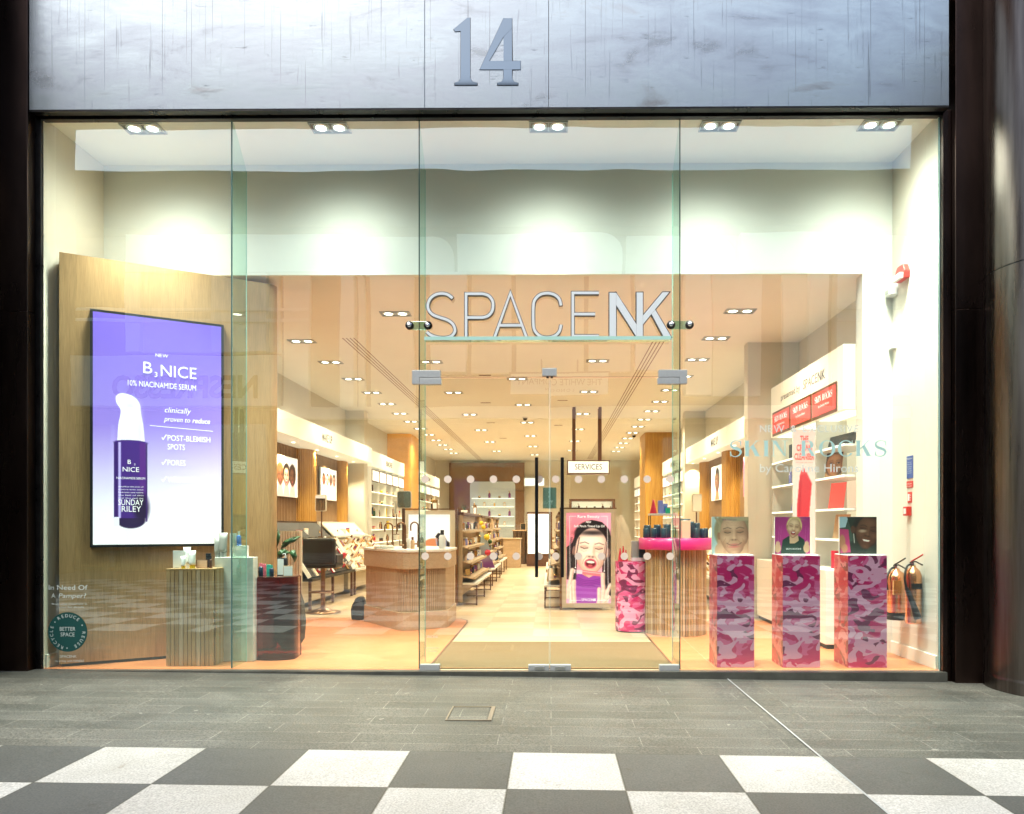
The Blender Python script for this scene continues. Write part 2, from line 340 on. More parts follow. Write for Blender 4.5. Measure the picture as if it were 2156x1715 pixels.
def thing(name, label, cat, loc=(0, 0, 0), group=None, rz=0):
    o = bpy.data.objects.new(name, None); o.location = loc; o.rotation_euler = (0, 0, rz); o.empty_display_size = .1
    COL.objects.link(o); return tag(o, label, cat, group)
def tag(o, label, cat, group=None, kind=None):
    if label: o['label'] = label
    if cat: o['category'] = cat
    if group: o['group'] = group
    if kind: o['kind'] = kind
    return o
def struct(o): o['kind'] = 'structure'; return o
def kids(o): return [c for c in COL.objects if c.parent == o]
def dup(root, loc, rz=0, label=None, group=None, scale=None):
    def rec(o, par):
        c = o.copy(); COL.objects.link(c)
        if par: c.parent = par
        for k in CH.get(o.name, None) or [q.name for q in o.children]: rec(bpy.data.objects[k], c)
        return c
    r = rec(root, None); r.location = loc; r.rotation_euler = (0, 0, rz)
    if scale: r.scale = scale
    if label: r['label'] = label
    if group: r['group'] = group
    return r
CH = {}
def rot_about(o, rz): o.rotation_euler = (0, 0, rz)

# ---------------------------------------------------------------- lettering
_tc = {}
def glyphs(txt, bold=0.):
    k = (txt, bold)
    if k not in _tc:
        cu = bpy.data.curves.new('lettering', 'FONT'); cu.body = txt; cu.size = 1.; cu.resolution_u = 3; cu.offset = bold
        ob = bpy.data.objects.new('lettering', cu); COL.objects.link(ob)
        dg = bpy.context.evaluated_depsgraph_get(); me = bpy.data.meshes.new_from_object(ob.evaluated_get(dg))
        _tc[k] = ([(v.co.x, v.co.y) for v in me.vertices], [tuple(p.vertices) for p in me.polygons])
        bpy.data.objects.remove(ob); bpy.data.meshes.remove(me); bpy.data.curves.remove(cu)
    return _tc[k]
def text2d(mb, txt, x0, z0, width=None, height=.1, frame=None, bold=0., shear=0., align='l', spacing=0.):
    """Lettering on the plane given by frame(u, v) -> point; height is the capital height, width (if given) the length of the line."""
    vs, fs = glyphs(txt, bold)
    if not vs: return
    if spacing:
        cur = 0; allv = []; allf = []
        for ch in txt:
            if ch == ' ': cur += .3 + spacing; continue
            v1, f1 = glyphs(ch, bold); mx = min(p[0] for p in v1); Mx = max(p[0] for p in v1)
            n = len(allv); allv += [(p[0] - mx + cur, p[1]) for p in v1]; allf += [tuple(i + n for i in f) for f in f1]; cur += Mx - mx + spacing
        vs, fs = allv, allf
    capv, _ = glyphs('H', bold); cap = max(p[1] for p in capv)
    mn = min(p[0] for p in vs); mxx = max(p[0] for p in vs); sy = height / cap
    sx = (width / (mxx - mn)) if width else sy
    W_ = (mxx - mn) * sx; ox = 0 if align == 'l' else -W_ / 2 if align == 'c' else -W_
    pts = [(x0 + ox + (p[0] - mn) * sx + shear * p[1] * sy, z0 + p[1] * sy) for p in vs]
    mb.add([frame(*p) for p in pts], fs)
    return W_
def front(y): return lambda u, v: (u, y, v)
def ribbon(pts, w_, closed=False):
    P = [Vector((a, b)) for a, b in pts]; n = len(P); Lf = []; Rt = []
    for i in range(n):
        a = P[i - 1] if (i > 0 or closed) else P[i]; c = P[(i + 1) % n] if (i < n - 1 or closed) else P[i]
        d1 = (P[i] - a); d2 = (c - P[i])
        if d1.length < 1e-9: d1 = d2
        if d2.length < 1e-9: d2 = d1
        d1 = d1.normalized(); d2 = d2.normalized(); t = (d1 + d2).normalized(); nrm = Vector((-t.y, t.x))
        k = min(2.2, 1 / max(.3, nrm.dot(Vector((-d1.y, d1.x))))); Lf.append(P[i] + nrm * w_ / 2 * k); Rt.append(P[i] - nrm * w_ / 2 * k)
    return Lf, Rt
def smoothpts(pts, k=5):
    out = []; n = len(pts)
    for i in range(n - 1):
        p0, p1, p2, p3 = pts[max(i - 1, 0)], pts[i], pts[i + 1], pts[min(i + 2, n - 1)]
        for j in range(k):
            t = j / k; out.append(tuple(.5 * (2 * p1[q] + (p2[q] - p0[q]) * t + (2 * p0[q] - 5 * p1[q] + 4 * p2[q] - p3[q]) * t * t + (-p0[q] + 3 * p1[q] - 3 * p2[q] + p3[q]) * t ** 3) for q in range(len(p1))))
    return out + [pts[-1]]
# serif capitals: list of (polygon) in a unit cell, thick and thin strokes
def serif(ch):
    T, t, s = .20, .055, .05
    def stem(x, w_=T): return [(x, 0), (x + w_, 0), (x + w_, 1), (x, 1)]
    def sf(x0, x1, y): return [(x0, y), (x1, y), (x1, y + s * .7), (x0, y + s * .7)] if y < .5 else [(x0, y - s * .7), (x1, y - s * .7), (x1, y), (x0, y)]
    def arc(cx, cy, rx, ry, a0, a1, wf, n=20):
        o = []; i_ = []
        for k in range(n + 1):
            a = R(a0 + (a1 - a0) * k / n); wv = wf(a); o.append((cx + rx * math.cos(a), cy + ry * math.sin(a))); i_.append((cx + (rx - wv) * math.cos(a), cy + (ry - t * 1.0 - 0 * wv) * math.sin(a)))
        return [[o[k], o[k + 1], i_[k + 1], i_[k]] for k in range(n)]
    wf = lambda a: t + (T - t) * abs(math.cos(a)) ** 1.3
    if ch == 'I': return [stem(.06), sf(0, .32, 0), sf(0, .32, 1)], .32
    if ch == 'K': return [stem(.06), sf(0, .32, 0), sf(0, .32, 1), [(.24, .38), (.24, .48), (.68, 1), (.75, 1)], [(.36, .58), (.52, .72), (.86, 0), (.62, 0)], sf(.56, .92, 0), sf(.58, .84, 1)], .92
    if ch == 'N': return [[(.10, 0), (.10 + t, 0), (.10 + t, 1), (.10, 1)], sf(0, .24, 0), [(.04, 1), (.27, 1), (.78, 0), (.72, 0)], sf(0, .2, 1), [(.72, 0), (.72 + t, 0), (.72 + t, 1), (.72, 1)], sf(.6, .9, 1)], .9
    if ch == 'R': return [stem(.06), sf(0, .34, 0), sf(0, .3, 1), [(.2, .46), (.45, .46), (.45, .51), (.2, .51)], [(.2, .95), (.45, .95), (.45, 1), (.2, 1)]] + arc(.43, .73, .27, .27, -90, 90, wf, 12) + [[(.38, .48), (.56, .48), (.80, 0), (.6, 0)], sf(.6, .88, 0)], .88
    if ch == 'O': return arc(.45, .5, .45, .52, 0, 360, wf, 32), .9
    if ch == 'C': return arc(.45, .5, .45, .52, 42, 322, wf, 26) + [[(.77, .70), (.81, .66), (.81, 1.0), (.77, 1.0)]], .84
    if ch == 'S':
        top = [(.60, .70), (.56, .92), (.34, 1.0), (.12, .90), (.07, .73), (.16, .58), (.34, .50), (.52, .41), (.60, .25), (.50, .07), (.30, -.02), (.10, .06), (.04, .30)]
        P = smoothpts(top, 5); n = len(P); qs = []
        Lf = []; Rt = []
        for i, p in enumerate(P):
            a = P[max(i - 1, 0)]; c = P[min(i + 1, n - 1)]; dx, dy = c[0] - a[0], c[1] - a[1]; l = math.hypot(dx, dy) or 1; wv = (t + (T - t) * max(0, 1 - abs(i / (n - 1) - .5) * 3.2)) / 2
            Lf.append((p[0] - dy / l * wv, p[1] + dx / l * wv)); Rt.append((p[0] + dy / l * wv, p[1] - dx / l * wv))
        qs = [[Lf[i], Lf[i + 1], Rt[i + 1], Rt[i]] for i in range(n - 1)]
        return qs + [[(.58, .68), (.62, .68), (.62, 1), (.58, 1)], [(.02, 0), (.06, 0), (.06, .32), (.02, .32)]], .66
    return [], .45
def serif_text(mb, txt, x0, z0, width, height, frame, gap=.12):
    adv = []; cur = 0
    for ch in txt: pl, w_ = serif(ch); adv.append((cur, pl)); cur += w_ + gap
    k = width / (cur - gap); e = 0
    for cx, pl in adv:
        for p in pl:
            e += 1; off = (e % 7) * .00025
            vs = []
            for a, b in p:
                q = frame(x0 + (cx + a) * k, z0 + b * height); vs.append(q)
            mb.add([(v[0], v[1] - off, v[2]) if True else v for v in vs], [tuple(range(len(vs)))])

# ---------------------------------------------------------------- printed pictures: a fine grid with colours per vertex
class Pic:
    def __init__(s, nx, ny, asp, bgc):
        s.nx, s.ny, s.asp = nx, ny, asp
        s.X, s.Y = np.meshgrid(np.linspace(0, asp, nx + 1), np.linspace(0, 1, ny + 1)); s.c = np.zeros((ny + 1, nx + 1, 3)); s.c[:] = np.array(bgc) / 255.
    def _put(s, m, col, a=1.): m = (m * a)[..., None]; s.c = s.c * (1 - m) + np.array(col) / 255. * m
    def ell(s, cx, cy, rx, ry, col, soft=.15, rot=0., a=1.):
        c, q = math.cos(rot), math.sin(rot); dx, dy = s.X - cx, s.Y - cy
        r = np.sqrt(((dx * c + dy * q) / rx) ** 2 + ((-dx * q + dy * c) / ry) ** 2); s._put(np.clip((1 - r) / soft + .5, 0, 1), col, a); return s
    def grad(s, c0, c1, y0=0., y1=1.):
        t = np.clip((s.Y - y0) / (y1 - y0), 0, 1)[..., None]; s.c = np.where((s.Y[..., None] >= y0) & (s.Y[..., None] <= y1), np.array(c0) / 255. * (1 - t) + np.array(c1) / 255. * t, s.c); return s
    def poly(s, pts, col, a=1.):
        tot = np.zeros(s.X.shape); n = len(pts); hx, hy = s.asp / s.nx, 1. / s.ny
        for jx, jy in ((-.3, -.2), (.2, -.35), (.35, .2), (-.2, .35)):
            X, Y = s.X + jx * hx, s.Y + jy * hy; ins = np.zeros(X.shape, bool)
            for i in range(n):
                x1, y1 = pts[i]; x2, y2 = pts[(i + 1) % n]
                if y1 == y2: continue
                ins ^= (Y > min(y1, y2)) & (Y <= max(y1, y2)) & (X < (Y - y1) * (x2 - x1) / (y2 - y1) + x1)
            tot += ins / 4.
        s._put(tot, col, a); return s
    def line(s, pts, w_, col, a=1.):
        d = np.full(s.X.shape, 9.)
        for (x1, y1), (x2, y2) in zip(pts[:-1], pts[1:]):
            l = (x2 - x1) ** 2 + (y2 - y1) ** 2 + 1e-12; t = np.clip(((s.X - x1) * (x2 - x1) + (s.Y - y1) * (y2 - y1)) / l, 0, 1)
            d = np.minimum(d, np.hypot(s.X - x1 - t * (x2 - x1), s.Y - y1 - t * (y2 - y1)))
        s._put(np.clip((w_ / 2 - d) / (w_ * .35) + .5, 0, 1), col, a); return s
    def build(s, name, m, p0, du, dv, parent):
        """p0 lower-left corner, du and dv the edge vectors"""
        p0, du, dv = Vector(p0), Vector(du), Vector(dv); off = wloc(parent) if parent else Vector((0, 0, 0)); nx, ny = s.nx, s.ny
        vs = [p0 + du * (i / nx) + dv * (j / ny) - off for j in range(ny + 1) for i in range(nx + 1)]
        fs = [(j * (nx + 1) + i, j * (nx + 1) + i + 1, (j + 1) * (nx + 1) + i + 1, (j + 1) * (nx + 1) + i) for j in range(ny) for i in range(nx)]
        me = bpy.data.meshes.new(name); me.from_pydata([tuple(v) for v in vs], [], fs); me.materials.append(M[m])
        at_ = me.color_attributes.new('Col', 'FLOAT_COLOR', 'POINT'); c = np.clip(s.c, 0, 1); c = np.where(c <= .04045, c / 12.92, ((c + .055) / 1.055) ** 2.4)
        full = np.ones(((ny + 1) * (nx + 1), 4)); full[:, :3] = c.reshape(-1, 3); at_.data.foreach_set('color', full.ravel().astype(np.float32)); me.update()
        o = bpy.data.objects.new(name, me); COL.objects.link(o)
        if parent: o.parent = parent
        return o
def blob(p, cx, cy, sx, sy, col, a=1., rot=0.):
    c, q = math.cos(rot), math.sin(rot); dx, dy = p.X - cx, p.Y - cy
    p._put(np.exp(-.5 * (((dx * c + dy * q) / sx) ** 2 + ((-dx * q + dy * c) / sy) ** 2)), col, a)
def strands(p, cx, cy, rx, ry, col, n=40, seed=1, down=.8):
    g = random.Random(seed)
    for i in range(n):
        a = g.uniform(-.2, PI + .2); k = g.uniform(.75, 1.0); f_ = g.uniform(.6, 1.6); cc = tuple(min(255, int(v * f_ + 6 * f_)) for v in col)
        pts = [(cx + rx * k * math.cos(a + (PI / 2 - a) * t), cy + ry * k * math.sin(a + (PI / 2 - a) * t) - (down * ry * (1 - t) ** 2 * .3)) for t in (0, .3, .6, 1)]
        p.line(pts, .012 * max(rx, .1) / .3, cc, .5)
def face(p, cx, cy, r, skin, hair, smile=1, dark=None, lips=(176, 70, 78), hairy=1.15, eyes='open', tilt=0., light=(-.35, .45), amb=.60):
    """a generic head, softly modelled: hair, skull, sockets, brows, eyes, nose, mouth; r = half the face height"""
    dk = np.array(skin) * .38; sh = tuple(np.array(skin) * np.array([.72, .62, .58])); hi = tuple(np.minimum(255, np.array(skin) * 1.10 + 14)); dk = tuple(dk)
    def P(u, v): c, q = math.cos(tilt), math.sin(tilt); return cx + (u * c - v * q) * r, cy + (u * q + v * c) * r
    if hair: x, y = P(0, .24); p.ell(x, y, .86 * r * hairy, 1.0 * r * hairy, hair, .14, tilt); strands(p, x, y, .86 * r * hairy, 1.0 * r * hairy, hair, 46, int(cx * 1000) % 97)
    for sx in (-1, 1): x, y = P(.72 * sx, .0); p.ell(x, y, .09 * r, .19 * r, sh, .3, tilt)
    c, q = math.cos(tilt), math.sin(tilt); dx, dy = (p.X - cx) / r, (p.Y - cy) / r; U, V = dx * c + dy * q, -dx * q + dy * c
    wid = .70 - .13 * np.clip(-V, 0, 1) ** 1.5 * 1.6 + .02 * np.clip(V, 0, 1); rr = np.sqrt((U / wid) ** 2 + V ** 2); m = np.clip((1 - rr) / .05 + .5, 0, 1)
    nz = np.sqrt(np.clip(1 - rr ** 2, 0, 1)); lam = np.clip(amb + .36 * nz + light[0] * U * .45 + light[1] * V * .28, .28, 1.12)[..., None]
    base = np.array(skin) / 255.; col = base * (lam ** np.array([.85, 1.1, 1.2])); m = m[..., None]; p.c = p.c * (1 - m) + col * m
    x, y = P(.0, .55); blob(p, x, y, .26 * r, .16 * r, hi, .45, tilt)
    if hair: x, y = P(0, 1.0); blob(p, x, y, .5 * r, .10 * r, hair, .8, tilt)
    for sx in (-1, 1):
        x, y = P(.31 * sx, .17); blob(p, x, y, .17 * r, .10 * r, sh, .6 if amb < .65 else .3, tilt); x, y = P(.42 * sx, -.16); blob(p, x, y, .13 * r, .11 * r, hi, .5, tilt); blob(p, *P(.5 * sx, -.42), .1 * r, .2 * r, sh, .35, tilt)
        p.line([P(.13 * sx, .33), P(.30 * sx, .39), P(.50 * sx, .33)], .05 * r, dk, .55)
        if eyes == 'open':
            x, y = P(.31 * sx, .15); p.ell(x, y, .115 * r, .055 * r, (226, 220, 212), .4, tilt); p.ell(x, y, .058 * r, .06 * r, (40, 26, 20), .3); p.line([P(.18 * sx, .15), P(.31 * sx, .215), P(.45 * sx, .16)], .035 * r, (30, 20, 18), .9); p.line([P(.2 * sx, .1), P(.31 * sx, .09), P(.42 * sx, .12)], .02 * r, dk, .6)
        else:
            p.line([P(.16 * sx, .15), P(.31 * sx, .12), P(.46 * sx, .17)], .05 * r, dk, .8); blob(p, *P(.31 * sx, .2), .12 * r, .035 * r, sh, .4, tilt); p.line([P(.2 * sx, .03), P(.32 * sx, -.01), P(.44 * sx, .04)], .03 * r, sh, .25)
    blob(p, *P(.02, .05), .045 * r, .20 * r, hi, .5, tilt); blob(p, *P(.11, .02), .05 * r, .2 * r, sh, .45, tilt); blob(p, *P(0, -.2), .13 * r, .05 * r, sh, .6, tilt); blob(p, *P(.01, -.13), .065 * r, .05 * r, hi, .6, tilt)
    for sx in (-1, 1): blob(p, *P(.075 * sx, -.215), .035 * r, .022 * r, dk, .8, tilt); p.line([P(.17 * sx, -.2), P(.31 * sx, -.38), P(.33 * sx, -.52)], .035 * r, sh, .5 if smile else .2)
    blob(p, *P(0, -.72), .14 * r, .05 * r, sh, .4, tilt); blob(p, *P(0, -.82), .14 * r, .07 * r, hi, .35, tilt)
    if smile == 2: x, y = P(0, -.50); p.ell(x, y, .255 * r, .205 * r, lips, .2, tilt); p.ell(x, y, .20 * r, .145 * r, (96, 22, 30), .25, tilt); x, y = P(0, -.435); p.ell(x, y, .175 * r, .055 * r, (244, 240, 232), .35, tilt); x, y = P(0, -.59); p.ell(x, y, .1 * r, .05 * r, (190, 90, 95), .6, tilt)
    elif smile == 1: p.poly([P(-.30, -.42), P(-.12, -.41), P(0, -.425), P(.12, -.41), P(.30, -.42), P(.16, -.58), P(-.16, -.58)], lips); p.poly([P(-.23, -.445), P(.23, -.445), P(.13, -.53), P(-.13, -.53)], (240, 234, 226))
    elif smile == 3: p.line([P(-.36, -.36), P(-.2, -.46), P(0, -.49), P(.2, -.46), P(.36, -.36)], .035 * r, dk, .9); blob(p, *P(0, -.55), .18 * r, .035 * r, lips, .7, tilt); blob(p, *P(0, -.44), .16 * r, .03 * r, lips, .6, tilt)
    else: x, y = P(0, -.5); p.ell(x, y, .17 * r, .075 * r, lips, .4, tilt); p.line([P(-.16, -.5), P(0, -.505), P(.16, -.5)], .02 * r, dk, .8)

# ================================================================ THE SETTING
XL, XR, ZC, ZT, YB = -4.88, 3.69, 4.10, 5.30, 24.0       # side walls, ceilings, back wall
def sheet(name, pts, m, kind='structure'):
    o = MB().add(pts, [tuple(range(len(pts)))]).build(name, m, fixn=False); o['kind'] = kind; return o
gp = lambda x, y, dz=0.: (x, y, gz(x) + dz)
sheet('pavement', [gp(-70, -90), gp(70, -90), gp(70, -.02), gp(-70, -.02)], 'paving')
# the checker tiles are one sheet of paving; its corner sits on the tile lattice
ck = MB(); ox, oy = -.239, -2.42; T = .6435
ck.add([gp(ox - 26 * T, oy - 13 * T, .004), gp(ox + 24 * T, oy - 13 * T, .004), gp(ox + 24 * T, oy, .004), gp(ox - 26 * T, oy, .004)], [(0, 1, 2, 3)])
o = ck.build('checker_paving', 'checker', loc=(ox, oy, 0), fixn=False); struct(o)
mp = [n for n in M['checker'].node_tree.nodes if n.type == 'TEX_CHECKER'][0]
# movement joint and inspection cover in the paving
a = gr(1526, 1426); b = gr(1880, 1724); b2 = (a[0] + (b[0] - a[0]) * 1.6, a[1] + (b[1] - a[1]) * 1.6)
j = MB(); j.add([gp(a[0] - .006, a[1], .007), gp(a[0] + .006, a[1], .007), gp(b2[0] + .007, b2[1], .007), gp(b2[0] - .007, b2[1], .007)], [(0, 1, 2, 3)])
tag(j.build('movement_joint', 'satin_steel', fixn=False), 'thin pale metal joint strip running diagonally through the dark paving', 'joint strip')
t = thing('inspection_cover', 'recessed rectangular inspection cover set in the dark granite paving', 'cover', gp(-.68, -1.35))
P = [gr(937, 1518), gr(1035, 1518), gr(1043, 1490), gr(945, 1490)]
x0, x1, y0, y1 = P[0][0], P[1][0], P[0][1], P[2][1]
m_ = MB(); z = gz(x0)
for q in ((x0, x1, y0, y0 + .012), (x0, x1, y1 - .012, y1), (x0, x0 + .012, y0 + .012, y1 - .012), (x1 - .03, x1, y0 + .012, y1 - .012)): m_.box(*q, z - .01, z + .006)
mat('cover_frame', (.24, .20, .15), .5, .5); m_.build('frame', 'cover_frame', t); MB().box(x0 + .02, x1 - .04, y0 + .02, y1 - .02, z - .01, z + .002).build('lid', 'paving', t)

# shop floor, front to back
zones_front = [(XL, 0), (XL, 3.86), (-1.75, 3.86), (-1.42, 3.80), (-1.27, 3.62), (-1.22, 3.40), (-1.23, .02), (-1.23, 0)]
d = MB().add([(XL, -.02, -.004), (XR, -.02, -.004), (XR, YB + 3, -.004), (XL, YB + 3, -.004)], [(0, 1, 2, 3)]).build('shop_floor', 'travertine', fixn=False); struct(d)
sheet('peach_floor', [(XL, 0, 0), (-1.19, 0, 0), (-1.19, 3.35, 0), (-1.22, 3.6, 0), (-1.34, 3.78, 0), (-1.55, 3.86, 0), (XL, 3.86, 0)], 'peach_floor')
sheet('peach_floor', [(1.20, 0, 0), (XR, 0, 0), (XR, 3.6, 0), (1.6, 3.6, 0), (1.3, 3.45, 0), (1.20, 3.2, 0)], 'peach_floor')
for nm, pts in (('left', [(-1.185, 0), (-1.185, 3.35), (-1.215, 3.6), (-1.335, 3.79), (-1.55, 3.87), (XL, 3.87)]), ('right', [(1.195, 0), (1.195, 3.2), (1.295, 3.46)])):
    lf, rt = ribbon(pts, .022); n = len(lf); k = MB(); k.add([(v.x, v.y, .004) for v in lf] + [(v.x, v.y, .004) for v in rt], [(i, i + 1, n + i + 1, n + i) for i in range(n - 1)])
    struct(k.build('floor_trim', 'trim_brown', fixn=False))
o = MB().box(-1.17, 1.18, .03, 1.63, 0, .006).build('entrance_mat', 'mat_fibre'); tag(o, 'large coarse brown entrance mat lying just inside the glass doors', 'mat')

# walls, ceilings
def wall(name, label, cat, m, *boxes, bev=0.):
    k = MB()
    for b_ in boxes: k.box(*b_)
    return tag(k.build(name, m, bev=bev), label, cat)
wall('side_wall', 'cream side wall of the shop on the side of the purple screen', 'wall', 'cream_wall', (XL - .2, XL, 0, YB, -.05, ZT))
wall('side_wall', 'cream side wall that carries the fire alarm and the two extinguishers', 'wall', 'cream_wall', (XR, XR + .2, 0, YB, -.05, ZT))
k = MB(); k.box(XL, XR, YB, YB + .2, 0, ZC)
tag(k.build('back_wall', 'cream_wall'), 'cream wall at the far end of the shop behind the brown panel', 'wall')
o = MB().box(XL, XR, 1.1, YB, ZC, ZC + .2).build('ceiling', 'ceiling_paint'); struct(o)
o = MB().box(XL, XR, 0, .95, ZT, ZT + .15).build('window_ceiling', 'void_paint'); struct(o)
wall('bulkhead', 'deep pale bulkhead hanging behind the top of the shop window', 'bulkhead', 'void_paint', (XL, XR, .95, 1.1, ZC, ZT))
wall('wall_nib', 'full height pale wall nib between the extinguisher wall and the shelving unit', 'wall', 'white_wall', (3.37, XR, .95, 1.12, 0, ZC))
wall('wall_pier', 'cream pier standing between the tall white shelving unit and the MAKE UP display', 'pier', 'cream_wall', (2.93, XR, 3.95, 4.15, 0, ZC))
wall('wall_pier', 'cream pier between the MAKE UP display and the white skincare shelves beyond it', 'pier', 'cream_wall', (XL, -4.43, 10.4, 10.7, 0, ZC))
wall('wall_pier', 'cream pier behind the round counter, between MAKE UP and the skincare shelves', 'pier', 'cream_wall', (3.2, XR, 10.6, 10.9, 0, ZC))
for sk in ((XR - .02, XR, .02, .95, 0, .13), (XL, XL + .02, .02, .3, 0, .13)):
    wall('skirting_board', 'pale painted skirting board along the %s' % ('extinguisher wall' if sk[0] > 0 else 'wall beside the round green sticker'), 'skirting', 'white_wall', sk, bev=.003)
# linear grilles in the ceiling
for x, y0, y1, lb in ((-2.95, 3.64, 23.6, 'long triple slot grille in the ceiling over the basin counter side'), (1.59, 3.9, 23.3, 'long triple slot grille in the ceiling over the pink counter side')):
    t = thing('slot_grille', lb, 'ceiling grille', (x, y0, ZC))
    for i in range(4): MB().box(x + (i - 1.5) * .055 - .008, x + (i - 1.5) * .055 + .008, y0, y1, ZC - .002, ZC + .003).build('slot', 'brown_metal', t)

for px, py, lb in ((1105.6, 879, 'small black camera dome in the middle of the warm ceiling'), (1335, 915.7, 'small black camera dome in the ceiling near the gold wood pillar')):
    x, y = az(px, py, ZC); t = thing('camera_dome', lb, 'camera', (x, y, ZC)); MB().lathe([(.075, -.001), (.075, -.025), (.06, -.03)], x, y, ZC, 20).build('base', 'white_plastic', t); MB().lathe([(.058, -.03), (.05, -.06), (.03, -.08), (0, -.088)], x, y, ZC, 20).build('dome', 'dark_lens', t)
# ---------------------------------------------------------------- frontage outside
t = thing('metal_fascia', 'weathered grey metal fascia over the shop window carrying the number 14', 'fascia', (-.6, -.1, ZT))
fx = [-4.93, -1.187, -.022, 3.72]
for i in range(3): MB().box(fx[i] + .002, fx[i + 1] - .002, -.13, -.05, ZT, 6.34).build('panel', 'patina', t, bev=.002)
t = thing('head_frame', 'dark metal channel along the top of the glass', 'window frame', (-.6, -.03, ZT))
MB().box(-4.93, 3.72, -.128, -.055, ZT - .016, ZT - .003).box(-4.93, 3.72, -.03, .03, ZT - .035, ZT - .003).box(-4.93, 3.72, -.13, .05, ZT - .0028, ZT - .0002).build('channel', 'dark_metal', t)
tag(MB().box(-9, 9, -.049, .15, 6.36, 8).box(-9, 9, .15, .3, ZT + .16, 6.36).build('upper_wall', 'opp_brown'), 'brownish wall above the metal fascia', 'wall')  # unseen wall, kept low so skylight reaches the street and opposite front
tag(MB().box(-4.93, 3.72, -.1, -.022, -.14, -.004).build('door_sill', 'sill_metal'), 'dark metal sill under the glass front', 'sill')
# jambs, flat panels, round columns
tag(MB().box(-4.985, -4.885, -.03, .03, -.1, ZT).build('window_jamb', 'dark_metal', bev=.003), 'slim black metal jamb at the edge of the glass by the round green sticker', 'jamb')
tag(MB().box(3.70, 3.775, -.06, .03, -.12, ZT).build('window_jamb', 'bronze_clad', bev=.003), 'slim brown metal jamb at the edge of the glass by the fire extinguishers', 'jamb')
def clad(name, label, boxes, loc):
    t = thing(name, label, 'cladding', loc)
    for b_ in boxes: MB().box(*b_).build('panel', 'bronze_clad', t, bev=.004)
clad('cladding_pier', 'flat dark bronze clad pier beside the round column', [(3.777, 4.08, -.135, .1, -.13, 3.395), (3.777, 4.08, -.135, .1, 3.4, 9.)], (3.9, 0, -.13))
clad('cladding_pier', 'flat dark bronze clad pier at the end of the shop window by the purple screen', [(-5.5, -4.94, -.135, .1, -.02, 3.395), (-5.5, -4.94, -.135, .1, 3.4, 9.)], (-5.2, 0, -.02))
def column(cx, cy, r, label):
    t = thing('round_column', label, 'column', (cx, cy, gz(cx)))
    z0 = gz(cx) - .02
    MB().lathe([(r + .004, 0), (r + .004, .125), (r + .004, .14), (r, .15), (r, .165), (r, 1.8), (r, 3.66 - z0)], cx, cy, z0, 72).build('lower_shell', 'column_metal', t)
    MB().lathe([(r - .004, 0), (r - .004, .012)], cx, cy, 3.66, 72).build('seam', 'black_metal', t)
    MB().lathe([(r, 0), (r, 5.5)], cx, cy, 3.672, 72).build('upper_shell', 'column_metal', t)
column(4.545, -.36, .56, 'large round bronze metal column with a horizontal seam beside the flat dark pier')
column(-5.72, -.42, .56, 'large round bronze metal column at the purple screen end of the front')

# number 14
t = thing('house_number', 'large polished metal numerals 14 set in the weathered fascia', 'number', (-.6, -.131, 5.5))
def fz(px, py): return at(px, py, -.135)
s14 = 2156 / 2560 * 2560 / 2156
one = [(955, 62), (984, 38), (990, 38), (990, 165), (994, 172), (1005, 175), (1005, 180), (957, 180), (957, 175), (966, 172), (970, 165), (970, 66), (958, 67)]
four = [[(1010, 150), (1010, 146), (1060, 39), (1079, 39), (1079, 128), (1096, 128), (1096, 146), (1079, 146), (1079, 166), (1083, 173), (1091, 175), (1091, 180), (1047, 180), (1047, 175), (1056, 173), (1060, 166), (1060, 150), (1060, 146), (1060, 128), (1060, 78), (1030, 128), (1060, 128), (1060, 146)]]
def outline(polys):
    k = MB()
    for pg in polys: k.xprism([fz(*p) for p in pg], -.1365, -.131)
    return k
mat('polished', (.24, .28, .30), .05, 1.)
outline([one]).build('digit', 'polished', t)
k = MB()
for pg in (one, [(1010, 147), (1060, 39), (1078, 39), (1079, 128.5), (1096, 129), (1096, 147), (1079, 147.5), (1078, 166), (1083, 173), (1091, 175), (1091, 180), (1047, 180), (1047, 175), (1056, 173), (1060, 166), (1060, 147.2)]):
    wp_ = [fz(*p) for p in pg]; lf, rt = ribbon(wp_, .007, True); n = len(lf); k.add([(v.x, -.1318, v.y) for v in lf] + [(v.x, -.1318, v.y) for v in rt], [(i, (i + 1) % n, n + (i + 1) % n, n + i) for i in range(n)])
k.build('outline', 'dark_metal', t, fixn=False)  # dark line stands in for the shaded recess edge round the numerals
outline([[(1010, 147), (1060, 39), (1078, 39), (1078, 60), (1060, 78), (1030, 129), (1096, 129), (1096, 147)], [(1060.2, 78.4), (1078, 60.4), (1078, 128.8), (1060.2, 128.8)],
         [(1060, 147.2), (1078, 147.2), (1078, 166), (1083, 173), (1091, 175), (1091, 180), (1047, 180), (1047, 175), (1056, 173), (1060, 166)]]).build('digit', 'polished', t)

